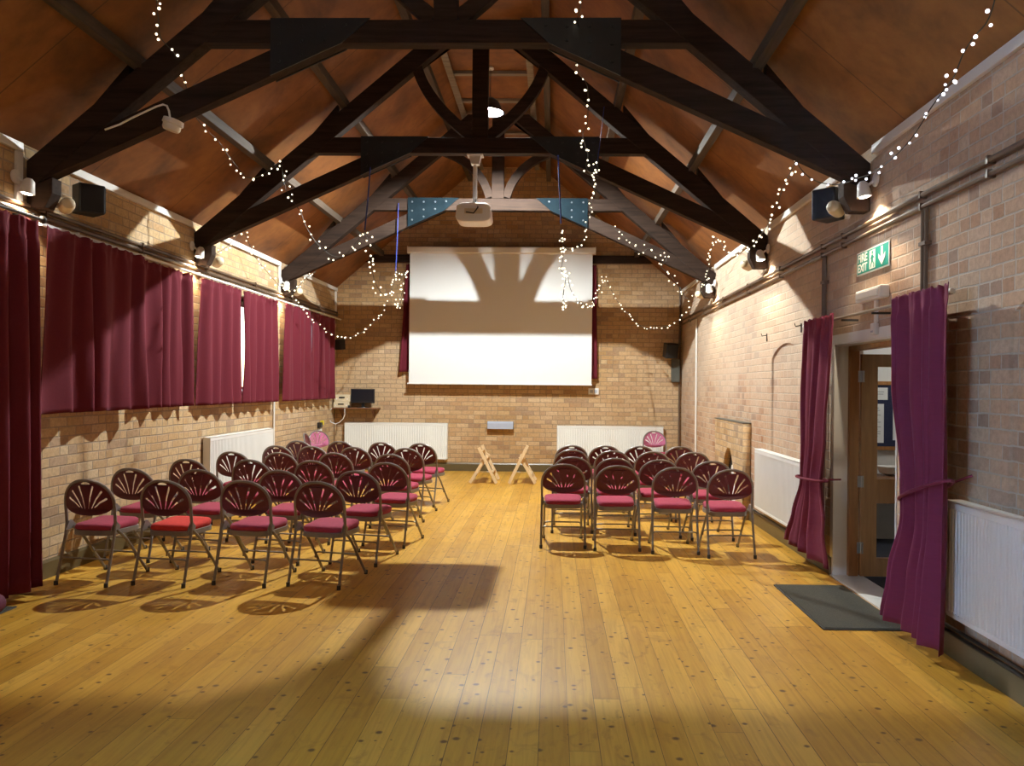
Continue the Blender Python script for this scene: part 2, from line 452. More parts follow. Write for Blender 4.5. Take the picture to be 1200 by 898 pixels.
# end gables
def gable(name, y0, y1, holes=()):
    mb = MB()
    out = [(XL-0.25, -0.1), (XR+0.25, -0.1), (XR+0.25, EAVE-0.22), (XC+DF, FLATZ+0.01), (XC-DF, FLATZ+0.01), (XL-0.25, EAVE-0.22)]
    mb.holes(out, list(holes), 'Y', y0, y1)
    return struct(mb.build(name, M['brick_back'], loc=(XC, y0, 0)))
gable('wall_back', YB, YB+0.25)
rect = lambda a, b, c, d: [(a, c), (b, c), (b, d), (a, d)]
gable('wall_front', YF-0.25, YF)

# left wall with three window openings behind the curtains
WIN = [(6.75, 8.55), (9.35, 11.25), (12.25, 14.1), (0.2, 2.6)]
WZ0, WZ1 = 1.56, 2.82
mb = MB()
mb.holes([(YF-0.25, -0.1), (YB+0.25, -0.1), (YB+0.25, EAVE+0.02), (YF-0.25, EAVE+0.02)], [rect(a, b, WZ0, WZ1) for a, b in WIN], 'X', XL-0.25, XL)
struct(mb.build('wall_left', M['brick_left'], loc=(XL, 6, 0)))

# right wall: door opening, two arched blind recesses
DY0, DY1, DZ = 5.62, 6.87, 2.05
def arch_poly(y0, y1, z0, zs, rise, n=10):
    p = [(y0, z0), (y1, z0)]
    for i in range(n+1):
        t = i/n
        p.append((y1+(y0-y1)*t, zs + rise*math.sin(PI*t)**0.75))
    return p
ARCH1 = arch_poly(7.78, 8.84, 0.5, 2.0, 0.15)
ARCH2 = arch_poly(3.05, 4.26, 0.5, 2.06, 0.17)
mb = MB()
mb.holes([(YF-0.25, -0.1), (YB+0.25, -0.1), (YB+0.25, EAVE+0.02), (YF-0.25, EAVE+0.02)],
         [[(DY0, -0.0999), (DY1, -0.0999), (DY1, DZ), (DY0, DZ)], ARCH1, ARCH2], 'X', XR, XR+0.25)
mb.box(XR+0.022, XR+0.24, 7.5, 9.1, 0.4, 2.3)
mb.box(XR+0.022, XR+0.24, 2.8, 4.5, 0.4, 2.4)
struct(mb.build('wall_right', M['brick_right'], loc=(XR, 6, 0)))

# skirting boards
def board(name, pts, axis, a0, a1, mat='skirting'):
    mb = MB(); mb.prism(pts, axis, a0, a1)
    return struct(mb.build(name, M[mat]))
sk = lambda s: [(0, 0), (s*0.022, 0), (s*0.022, 0.135), (s*0.012, 0.155), (0, 0.155)]
board('baseboard_left', [(XL+a, b) for a, b in sk(1)], 'Y', YF, YB)
board('baseboard_right', [(XR+a, b) for a, b in sk(-1)], 'Y', DY1+0.02, YB)
board('baseboard_front', [(XR+a, b) for a, b in sk(-1)], 'Y', YF, DY0-0.02)
board('baseboard_back', [(YB+a, b) for a, b in sk(-1)], 'X', XL+0.03, XR-0.03)

# windows of the left wall: frame, mullion, pane, sill
for i, (a, b) in enumerate(WIN):
    x0, x1 = XL-0.2, XL-0.13
    mb = MB()
    mb.holes(rect(a, b, WZ0, WZ1), [rect(a+0.06, (a+b)/2-0.03, WZ0+0.06, WZ1-0.06), rect((a+b)/2+0.03, b-0.06, WZ0+0.06, WZ1-0.06)], 'X', x0, x1)
    w = struct(mb.build('window_%d' % (i+1), M['white'], loc=(x0, (a+b)/2, WZ0)))
    for c, d in ((a+0.05, (a+b)/2-0.02), ((a+b)/2+0.02, b-0.05)):
        mb = MB(); mb.box(x0+0.03, x0+0.036, c, d, WZ0+0.05, WZ1-0.05); mb.build('pane', M['glass'], w)
    mb = MB(); mb.prism([(XL-0.13, WZ0), (XL+0.03, WZ0-0.03), (XL+0.03, WZ0), (XL-0.13, WZ0+0.03)], 'Y', a-0.02, b+0.02)
    mb.build('window_sill', M['white'], w)
# white boards along the wall heads and at the truss feet
TY = [6.17, 9.06, 11.98]                       # the three trusses in view
n = 1
def trim(x0, x1, y0, y1, z0, z1, mat='white'):
    global n
    mb = MB(); mb.box(x0, x1, y0, y1, z0, z1)
    struct(mb.build('trim_%d' % n, M[mat], bevel=0.004)); n += 1
segs = [(YF+0.02, 3.1), (3.35, TY[0]-0.13), (TY[0]+0.13, TY[1]-0.13), (TY[1]+0.13, TY[2]-0.13), (TY[2]+0.13, YB-0.02)]
for a, b in segs:
    trim(XL+0.003, XL+0.035, a, b, 3.49, 3.56)
    trim(XR-0.035, XR-0.003, a, b, 3.49, 3.56)
for y in (TY[0]-0.16, TY[2]-0.16, YB-0.09):
    trim(XL+0.003, XL+0.03, y-0.035, y+0.035, 3.07, 3.485)
trim(XL+0.3, XR-0.3, YB-0.06, YB-0.004, 4.07, 4.22, 'truss')         # dark timber ledge across the gable
for y in (10.45, 11.45, 12.9, 13.9):
    trim(XC-DF+0.04, XC+DF-0.04, y-0.04, y+0.04, FLATZ-0.05, FLATZ-0.004, 'grey_timber')
trim(XC-DF+0.03, XC-DF+0.12, 9.2, YB-0.05, FLATZ-0.075, FLATZ-0.055, 'grey_timber')
trim(XC+DF-0.12, XC+DF-0.03, 9.2, YB-0.05, FLATZ-0.075, FLATZ-0.055, 'grey_timber')

# ------------------------------------------------------------------ roof trusses
RT, RS = 3.44, 0.84                            # rafter top line at the wall and its slope
def truss(Y, where, plate, timber, arch):
    t = thing('roof_truss', (XC, Y, 3.0), 'dark timber roof truss with raised collar, ' + where, 'roof truss', 'roof trusses')
    a0, a1 = Y-0.065, Y+0.065
    rz = lambda d: RT + RS*(HW-d)
    for s in (-1, 1):
        S = lambda pts: [(XC+s*d, z) for d, z in pts]
        e = HW-0.012
        MB().prism(S([(e, RT), (0.47, rz(0.47)), (0.16, rz(0.47)-0.05), (0.16, rz(0.16)-0.27), (e, RT-0.25)]), 'Y', a0, a1).build('rafter', timber, t, bevel=0.006)
        lz = lambda d: 4.39-0.455*(d-0.83)
        MB().prism(S([(0.83, 4.39), (0.62, 4.575), (0.9, 4.575), (e, lz(e)+0.2), (e, lz(e))]), 'Y', a0+0.012, a1-0.012).build('lower_brace', timber, t, bevel=0.006)
        MB().prism(S([(1.40, 4.586), (0.60, 4.586), (0.83, 4.386), (1.40, lz(1.40)-0.004)]), 'Y', a0-0.008, a0+0.004).build('gusset_plate', plate, t)
        MB().prism(S([(1.40, 4.586), (0.60, 4.586), (0.83, 4.386), (1.40, lz(1.40)-0.004)]), 'Y', a1-0.004, a1+0.008).build('gusset_plate', plate, t)
        for d, z in ((1.33, 4.52), (1.33, 4.38), (1.33, 4.24), (1.15, 4.52), (1.15, 4.40), (1.15, 4.29), (0.97, 4.52), (0.97, 4.41), (0.80, 4.53)):
            b = MB(); b.lathe([(0.014, 0), (0.014, 0.01)], 8, Matrix.Translation((XC+s*d, a0-0.008, z)) @ Matrix.Rotation(PI/2, 4, 'X'))
            b.build('bolt', M['bolt'] if plate is M['blue_steel'] else plate, t)
        # curved brace from the king post foot out to the rafter
        p0, p1, p2 = Vector((0.13, 4.60)), Vector((0.26, 5.12)), Vector((0.86, rz(0.86)-0.24))
        if not arch: p0, p1, p2 = Vector((0.10, 4.60)), Vector((0.66, 5.02)), Vector((0.76, rz(0.76)-0.2))
        L, R = [], []
        for i in range(11):
            q = i/10
            c = p0*(1-q)**2 + p1*2*q*(1-q) + p2*q*q
            tg = ((p1-p0)*(1-q) + (p2-p1)*q).normalized(); nn = Vector((-tg.y, tg.x))
            L.append((XC+s*(c+nn*0.062).x, (c+nn*0.062).y)); R.append((XC+s*(c-nn*0.062).x, (c-nn*0.062).y))
        MB().strip(L, R, 'Y', a0+0.02, a1-0.02).build('curved_brace', timber, t)
        # packing cleats where the purlins sit
        for u in (0.9, 1.77):
            d = HW-u
            MB().prism(S([(d+0.13, rz(d+0.13)+0.004), (d+0.05, rz(d)+0.12), (d+0.05, rz(d+0.05)+0.004)] if False else
                         [(d+0.36, rz(d+0.36)+0.003), (d+0.07, rz(d+0.07)+0.10), (d+0.07, rz(d+0.07)+0.003)]), 'Y', a0+0.02, a1-0.02).build('cleat', timber, t)
        # corbel block under the foot
        MB().prism(S([(HW-0.012, lz(e)-0.01), (HW-0.012, lz(e)-0.17), (HW-0.16, lz(e)-0.17), (HW-0.22, lz(e)-0.05), (HW-0.22, lz(e)+0.075)]), 'Y', a0+0.005, a1-0.005).build('corbel', timber, t, bevel=0.005)
    MB().box(XC-1.97, XC+1.97, a0+0.005, a1-0.005, 4.392, 4.578).build('collar', timber, t, bevel=0.005)
    MB().box(XC-0.095, XC+0.095, a0+0.008, a1-0.008, 4.58, FLATZ-0.012).build('king_post', timber, t, bevel=0.005)
    return t
truss(TY[0], 'nearest the camera with black gusset plates', M['dark_steel'], M['truss'], False)
truss(TY[1], 'second one back, carrying the projector', M['dark_steel'], M['truss'], False)
truss(TY[2], 'furthest one, with bolted blue-grey gusset plates', M['blue_steel'], M['truss'], True)

# purlins
for s, side in ((-1, 'window side'), (1, 'door side')):
    for u, nm in ((0.9, 'lower'), (1.77, 'upper'), (2.62, 'topmost')):
        x = XC + s*(HW-u)
        zt = roof_z(u)-0.05
        mb = MB(); mb.bar((x, YF+0.01, zt-0.055), (x, YB-0.01, zt-0.055), 0.085, 0.10)
        tag(mb.build('roof_purlin', M['purlin'], bevel=0.004), '%s grey-brown purlin running lengthwise on the %s roof slope' % (nm, side), 'purlin', 'roof purlins')

# ------------------------------------------------------------------ curtains
def curtain(name, P0, P1, ztop, zbot, folds, amp, label, group, mat='curtain', width=None, shift=None, seed=0, out=None, header=True, nu=None, hemwave=0.0):
    """hanging cloth from P0 to P1 (x,y), folds as a wave along it; width(t), shift(t) with t=0 top, 1 bottom"""
    rnd = random.Random(seed)
    P0, P1 = Vector((P0[0], P0[1], 0)), Vector((P1[0], P1[1], 0))
    L = P1-P0; ln = L.length; t_ = L.normalized(); nrm = Vector(out)
    nu = nu or int(folds*14); nv = 46
    ph = [rnd.uniform(0, 6.28) for _ in range(5)]
    bm = bmesh.new(); grid = []
    zs = []
    H = ztop-zbot
    for j in range(nv+1):
        t = j/nv
        t = t**1.25
        row = []
        w = width(t) if width else 1.0
        sh = shift(t) if shift else 0.0
        for i in range(nu+1):
            u = i/nu
            uu = u + 0.10/folds*math.sin(2*PI*u*folds*0.37+ph[0]) + 0.06/folds*math.sin(5.3*t+ph[1]+u*9)
            a = 2*PI*folds*uu + ph[2]
            k = amp*(0.75+0.45*t)*(0.7+0.5*math.sin(2*PI*u*1.7+ph[3])*0.6+0.15*math.sin(u*23+ph[4]))
            wave = math.sin(a) + 0.22*math.sin(2*a+1.0+t*1.5)
            d = k*wave
            if header and t < 0.16: d += 0.007*math.sin(2*PI*folds*2.6*u+ph[2])*(1-t/0.16)
            if header and t < 0.07:
                q = t/0.07
                d = d*(0.55+0.45*q) + 0.006*math.sin(2*PI*folds*3.1*u+ph[1])*(1-q)
            if header and 0.025 < t < 0.06: d *= 0.75
            s = (u-0.5)*w + 0.5
            p = P0 + L*s + t_*(sh + 0.25*amp*math.cos(a)*(0.3+0.7*t)) + nrm*d
            z = ztop - H*t
            if j == nv: z += hemwave*math.sin(a)
            if header and j == 0: z += 0.008*math.sin(2*PI*folds*2.3*u+ph[0])
            row.append(bm.verts.new((p.x, p.y, z)))
        grid.append(row)
    for j in range(nv):
        for i in range(nu):
            bm.faces.new((grid[j][i], grid[j][i+1], grid[j+1][i+1], grid[j+1][i]))
    for f in bm.faces: f.smooth = True
    base = Vector(((P0.x+P1.x)/2, (P0.y+P1.y)/2, zbot))
    for v in bm.verts: v.co -= base
    me = bpy.data.meshes.new(name); bm.to_mesh(me); bm.free(); me.materials.append(M[mat])
    o = bpy.data.objects.new(name, me); COL.objects.link(o); o.location = base
    md = o.modifiers.new('cloth', 'SOLIDIFY'); md.thickness = 0.004
    WORLD_LOC[o] = base
    return tag(o, label, 'curtain', group)

CXL = XL+0.125
def yl(px, X=CXL): return at(px, 440, X=X).y
TOPZ = 2.91
wc = [
 (50, 171, 1.40, 5.2, 'short burgundy window curtain beside the long curtain, first of the row', 1.0, 3, 0.05),
 (167, 226.5, 1.40, 4.3, 'short burgundy window curtain second along the wall, lapping behind the first', 1.0, 8, 0.05),
 (236, 283, 1.40, 4.0, 'short burgundy window curtain third along, left of the bright gap', 1.0, 12, 0.045),
 (285, 326.5, 1.40, 4.6, 'short burgundy window curtain fourth along, right of the bright gap', 1.0, 17, 0.045),
 (335, 363, 1.40, 3.6, 'short burgundy window curtain fifth along, above the chairs by the radiator', 1.0, 21, 0.045),
 (363.5, 391.5, 1.40, 4.2, 'short burgundy window curtain in the corner beside the equipment shelf', 1.0, 26, 0.045)]
for k, (a, b, zb, fo, lab, w, sd, am) in enumerate(wc):
    xq = CXL+0.075 if k == 0 else CXL
    ya, yb = yl(a, xq), yl(b, xq)
    xo = {0: -0.075, 1: 0.025}.get(k, 0.0)
    fl = {0: 0.06, 1: 0.05, 2: 0.08, 3: 0.05}.get(k, 0.03)
    curtain('window_curtain', (CXL-xo, ya), (CXL-xo, yb), TOPZ, zb, fo, am, lab, 'short window curtains', seed=sd, out=(1, 0, 0),
            width=(lambda t, f=fl: 0.96+f*t), hemwave=0.004)
yb = at(41, 440, X=CXL+0.05).y
curtain('door_curtain', (CXL+0.05, yb-1.25), (CXL+0.05, yb), 2.93, 0.03, 8, 0.06, 'full-length dark burgundy curtain hanging to the floor beside the windows', 'long door curtains',
        seed=31, out=(1, 0, 0), width=lambda t: 1.0+0.08*t, hemwave=0.004)
# behind the projection screen
pb = lambda px, py: at(px, py, Y=YB-0.12)
curtain('window_curtain', (pb(472, 400).x, YB-0.12), (pb(500, 400).x, YB-0.12), 4.02, pb(478, 436).z, 3, 0.035, 'narrow maroon curtain peeping out beside the shelf side of the screen', 'curtains behind the screen',
        seed=41, out=(0, -1, 0), width=lambda t: 0.75+0.5*t)
curtain('window_curtain', (pb(676, 400).x, YB-0.12), (pb(699, 400).x, YB-0.12), 4.02, pb(690, 444).z, 3, 0.035, 'narrow maroon curtain peeping out beside the plug end of the screen', 'curtains behind the screen',
        seed=44, out=(0, -1, 0), width=lambda t: 0.9+0.2*t)
# curtain track of the windows and the pole of the long curtain
mb = MB(); mb.box(CXL-0.015, CXL+0.015, yl(46), YB-0.12, TOPZ+0.012, TOPZ+0.035)
for y in (6.6, 7.7, 8.9, 10.2, 11.4, 12.6, 13.8): mb.box(XL+0.003, CXL+0.01, y-0.012, y+0.012, TOPZ+0.035, TOPZ+0.05)
tag(mb.build('curtain_rail', M['white_plastic']), 'slim white curtain rail above the short window curtains', 'curtain rail')
t = thing('curtain_pole', (CXL+0.05, yb, 2.9), 'dark curtain pole with round end over the long curtain', 'curtain pole')
MB().tube([(CXL+0.05, yb-1.5, 2.955), (CXL+0.05, yb+0.04, 2.955)], 0.014, 10).build('rod', M['iron'], t, smooth=True)
MB().sphere((CXL+0.05, yb+0.075, 2.955), 0.032).build('finial', M['iron'], t, smooth=True)
MB().box(XL+0.003, CXL+0.04, yb-0.03, yb-0.01, 2.968, 2.985).build('bracket', M['iron'], t)

# door curtains on their pole
PX = XR-0.13; PZ = 2.245
t = thing('curtain_pole', (PX, 6.2, PZ), 'grey metal curtain pole spanning the doorway', 'curtain pole')
y0, y1 = at(1112, 341, X=PX).y, at(944, 380, X=PX).y
MB().tube([(PX, y0, PZ), (PX, y1, PZ)], 0.012, 10).build('rod', M['pipe_grey'], t, smooth=True)
for y in (y0-0.02, y1+0.02): MB().lathe([(0.018, -0.02), (0.021, 0), (0.018, 0.02)], 12, Matrix.Translation((PX, y, PZ)) @ Matrix.Rotation(PI/2, 4, 'X')).build('end_cap', M['white_plastic'], t, smooth=True)
for y in (5.75, 6.35, y1-0.05): MB().box(PX-0.008, XR-0.003, y-0.01, y+0.01, PZ-0.03, PZ-0.014).build('bracket', M['iron'], t)
def interp(pts):
    def f(t):
        for (a, va), (b, vb) in zip(pts, pts[1:]):
            if t <= b:
                q = (t-a)/(b-a); q = q*q*(3-2*q); return va+(vb-va)*q
        return pts[-1][1]
    return f
CXR = PX-0.062
def tieback(cur, yc_, hw, z, drop, matname, tail=0.05):
    pts = []
    for i in range(24):
        a = 2*PI*i/24
        pts.append((CXR + 0.078*math.cos(a), yc_ + hw*math.sin(a), z - drop*math.sin(a)*0.5))
    pts2 = [(CXR+0.07, yc_-hw*0.5, z+drop*0.3), (XR-0.01, yc_-hw-tail, z+drop*0.6)]
    mb = MB(); mb.tube(pts, 0.011, 8, closed=True); mb.tube(pts2, 0.008, 6)
    return mb.build('tieback', M[matname], cur, smooth=True)
ya, yc = at(1113, 350, X=CXR).y, at(1047, 350, X=CXR).y
L_ = yc-ya
wf = interp([(0, 1.0), (0.25, 0.97), (0.55, 0.76), (0.66, 0.74), (0.85, 0.98), (1.0, 1.12)])
cur = curtain('door_curtain', (CXR, ya), (CXR, yc), PZ+0.035, 0.085, 5, 0.042, 'plum floor-length curtain tied back beside the large radiator and doorway', 'long door curtains', mat='curtain_plum', seed=51, out=(-1, 0, 0),
        width=wf, shift=lambda t: (wf(t)-1)/2*L_ + 0.04*t)
tieback(cur, ya+0.38*L_, L_*0.41, 1.03, 0.20, 'curtain_plum', -0.10)
yd, ye = at(977, 380, X=CXR).y, at(943, 380, X=CXR).y
cur = curtain('door_curtain', (CXR, yd), (CXR, ye), PZ+0.035, 0.16, 4, 0.045, 'burgundy floor-length curtain tied back at the hinge side of doorway', 'long door curtains', seed=57, out=(-1, 0, 0),
        width=interp([(0, 1.0), (0.25, 0.95), (0.5, 0.85), (0.68, 0.80), (0.85, 1.3), (1.0, 1.75)]),
        shift=interp([(0, 0), (0.5, 0.10), (0.68, 0.16), (1.0, 0.30)]))
tieback(cur, (yd+ye)/2+0.15, (ye-yd)*0.47, 0.86, 0.03, 'curtain', -0.12)

# ------------------------------------------------------------------ doorway, oak door, lobby beyond
mb = MB()
jx = XR+0.115
mb.box(XR-0.008, jx, DY1-0.012, DY1-0.001, 0.012, DZ); mb.box(XR-0.008, jx, DY0+0.001, DY0+0.012, 0.012, DZ)
mb.box(XR+0.001, jx, DY0+0.012, DY1-0.012, DZ-0.012, DZ-0.001)
mb.box(XR-0.008, XR-0.001, DY0-0.05, DY1+0.06, DZ, DZ+0.085)
mb.box(XR-0.008, XR-0.001, DY1+0.002, DY1+0.06, 0.0, DZ)
mb.box(XR-0.03, XR+0.245, DY0-0.02, DY1, 0.001, 0.012)
struct(mb.build('trim_%d' % n, M['white'])); n += 1
d1 = thing('door_1', (XR+0.2, DY1, 0), 'oak glazed door standing open', 'door'); del d1['label']; del d1['category']; struct(d1)
fx0, fx1 = XR+0.115, XR+0.198
MB().box(fx0, fx1, DY1-0.055, DY1-0.001, 0.012, DZ-0.002).build('door_frame', M['oak'], d1, bevel=0.003)
MB().box(fx0, fx1, DY0+0.001, DY0+0.055, 0.012, DZ-0.002).build('door_frame', M['oak'], d1, bevel=0.003)
MB().box(fx0, fx1, DY0+0.055, DY1-0.055, DZ-0.055, DZ-0.002).build('door_frame', M['oak'], d1, bevel=0.003)
lx0, lx1 = fx1+0.004, fx1+0.78
ly0, ly1 = DY1-0.095, DY1-0.05
leaf = MB().holes(rect(lx0, lx1, 0.02, 1.965), [rect(lx0+0.14, lx1-0.14, 0.875, 1.855), rect(lx0+0.14, lx1-0.14, 0.18, 0.66)], 'Y', ly0, ly1).build('door_leaf', M['oak'], d1, bevel=0.003)
MB().box(lx0+0.13, lx1-0.13, ly0+0.018, ly0+0.026, 0.865, 1.865).build('pane', M['glass'], leaf)
MB().box(lx0+0.13, lx1-0.13, ly0+0.018, ly0+0.026, 0.17, 0.67).build('pane', M['glass'], leaf)
for z in (0.22, 0.80, 1.72):
    h = MB(); h.box(fx1-0.028, lx0+0.022, ly0-0.004, ly0-0.001, z, z+0.10); h.tube([(fx1+0.007, ly0-0.008, z), (fx1+0.007, ly0-0.008, z+0.10)], 0.007, 8)
    h.build('hinge', M['chrome'], d1)
MB().tube([(lx1-0.07, ly0, 1.02), (lx1-0.07, ly0-0.05, 1.02), (lx1-0.19, ly0-0.05, 1.02)], 0.009, 8).build('handle', M['chrome'], d1, smooth=True)

# lobby on the far side of the doorway
lb = MB()
LX, LY0, LY1, LZ = 5.2, 4.6, 8.6, 2.6
lb.box(XR+0.25, LX, LY1, LY1+0.1, 0, LZ); lb.box(LX, LX+0.1, LY0, LY1, 0, LZ); lb.box(XR+0.25, LX, LY0-0.1, LY0, 0, LZ)
struct(lb.build('wall_lobby', M['plaster']))
struct(MB().box(XR+0.25, LX, LY0, LY1, LZ, LZ+0.1).build('ceiling_lobby', M['plaster']))
struct(MB().box(XR+0.25, LX, LY0, LY1, -0.1, 0.003).build('floor_lobby', M['carpet']))
t = thing('notice_board', (4.0, LY1-0.03, 1.1), 'navy notice board with white papers seen through the door glass', 'notice board')
MB().box(3.3, 4.7, LY1-0.03, LY1-0.003, 1.02, 1.72).build('backing', M['navy'], t)
MB().holes(rect(3.27, 4.73, 0.99, 1.75), [rect(3.31, 4.69, 1.03, 1.71)], 'Y', LY1-0.04, LY1-0.002).build('frame', M['oak'], t)
for k, (xa, xb, za, zb) in enumerate(((3.36, 3.66, 1.07, 1.50), (3.42, 3.70, 1.545, 1.68), (3.76, 4.1, 1.1, 1.6), (4.18, 4.5, 1.15, 1.62))):
    MB().box(xa, xb, LY1-0.035, LY1-0.031, za, zb).build('notice', M['paper'], t)
    ln = MB()
    z = zb-0.05
    while z > za+0.04:
        ln.box(xa+0.03, xb-0.03-0.08*random.random(), LY1-0.0365, LY1-0.0352, z, z+0.008); z -= 0.026
    ln.build('printed_lines', M['ink'], t)
t = thing('side_table', (3.75, LY1-0.4, 0), 'dark side table in the lobby seen through the lower door glass', 'table')
MB().prism([(3.25, 8.15), (4.2, 8.15), (4.25, 8.5), (3.25, 8.5)], 'Z', 0.70, 0.735).build('tabletop', M['shelf'], t, bevel=0.006)
for x in (3.32, 4.12):
    for y in (8.2, 8.45): MB().bar((x, y, 0.003), (x, y, 0.70), 0.045, 0.045, (1, 0, 0)).build('leg', M['iron'], t)
mb = MB(); mb.lathe([(0.03, 0), (0.10, 0.03), (0.13, 0.10), (0.125, 0.10), (0.095, 0.035)], 20, Matrix.Translation((3.62, 8.32, 0.736)))
tag(mb.build('bowl', M['white_plastic'], smooth=True), 'white bowl on the lobby side table', 'bowl')

# ------------------------------------------------------------------ radiators
def radiator(A, B, z0, z1, nrm, label, n_flutes_pitch=0.034):
    """panel radiator between A and B (x,y), on the wall behind; nrm points into the room"""
    A, B, nrm = Vector((*A, 0)), Vector((*B, 0)), Vector((*nrm, 0))
    c = (A+B)/2
    t = thing('radiator', (c.x, c.y, z0), label, 'radiator', 'panel radiators')
    L = (B-A).length; ax = (B-A).normalized()
    MX = Matrix(((ax.x, nrm.x, 0, A.x), (ax.y, nrm.y, 0, A.y), (0, 0, 1, 0), (0, 0, 0, 1)))
    # fluted front panel
    k = max(8, int(L/n_flutes_pitch)); pts = []
    for i in range(k):
        u = i/k*L; s = L/k
        pts += [(u+0.10*s, 0.088), (u+0.26*s, 0.100), (u+0.74*s, 0.100), (u+0.90*s, 0.088)]
    poly = [(0.0, 0.05)] + [(0.0, 0.094)] + pts + [(L, 0.094), (L, 0.05)]
    mb = MB(); mb.prism(poly, 'Z', z0+0.03, z1-0.05)
    for v in mb.bm.verts: v.co = MX @ v.co
    mb.build('front_panel', M['radiator'], t)
    for za, zb, nm in ((z1-0.05, z1-0.012, 'top_rail'), (z0, z0+0.03, 'bottom_rail')):
        mb = MB(); mb.box(0, L, 0.05, 0.102, za, zb, MX); mb.build(nm, M['radiator'], t, bevel=0.004)
    mb = MB()
    mb.holes(rect(-0.005, L+0.005, 0.012, 0.104), [rect(u, u+0.05, 0.03, 0.085) for u in [0.03+0.06*i for i in range(int((L-0.08)/0.06))]], 'Z', z1-0.012, z1)
    for v in mb.bm.verts: v.co = MX @ v.co
    mb.build('top_grille', M['radiator'], t)
    for u0 in (-0.005, L-0.005):
        mb = MB(); mb.box(u0, u0+0.01, 0.012, 0.104, z0+0.01, z1-0.012, MX); mb.build('side_panel', M['radiator'], t, bevel=0.003)
    mb = MB(); mb.box(0.01, L-0.01, 0.013, 0.03, z0+0.02, z1-0.03, MX); mb.build('rear_panel', M['radiator'], t)
    for u0, nm in ((0.04, 'valve'), (L-0.04, 'valve')):
        mb = MB()
        p = [MX @ Vector(q) for q in ((u0, 0.06, z0+0.01), (u0, 0.06, z0-0.06), (u0, 0.06, 0.16) if z0 > 0.2 else (u0, 0.06, z0-0.05))]
        mb.tube([p[0], p[0]-Vector((0, 0, 0.03))], 0.016, 10)
        mb.build(nm, M['chrome'], t, smooth=True)
    return t
g0 = 0.004
bp = lambda px, py: at(px, py, Y=YB-0.1)
radiator((bp(404, 516).x, YB-g0), (bp(524, 516).x, YB-g0), bp(460, 538).z, bp(404, 495).z, (0, -1), 'long white radiator under the screen, beside the equipment shelf')
radiator((bp(653, 516).x, YB-g0), (bp(777, 516).x, YB-g0), bp(660, 541).z, bp(653, 499).z, (0, -1), 'long white radiator on the screen wall behind the door-side chairs')
ya, yb_ = at(246, 530, X=XL+0.1).y, at(319.5, 520, X=XL+0.1).y
radiator((XL+g0, ya), (XL+g0, yb_), 0.34, at(250, 512, X=XL+0.1).z, (1, 0), 'white radiator below the window curtains on the brick side wall')
ya, yb_ = at(938, 560, X=XR-0.1).y, at(885, 550, X=XR-0.1).y
radiator((XR-g0, ya), (XR-g0, yb_), at(886, 596, X=XR-0.1).z, at(886, 526, X=XR-0.1).z, (-1, 0), 'white radiator between the fireplace and the tied burgundy door curtain')
yb_ = at(1111, 600, X=XR-0.1).y
radiator((XR-g0, yb_-1.75), (XR-g0, yb_), at(1109, 720, X=XR-0.1).z, at(1109, 585, X=XR-0.1).z, (-1, 0), 'large white radiator beside the plum curtain, running out of the picture')

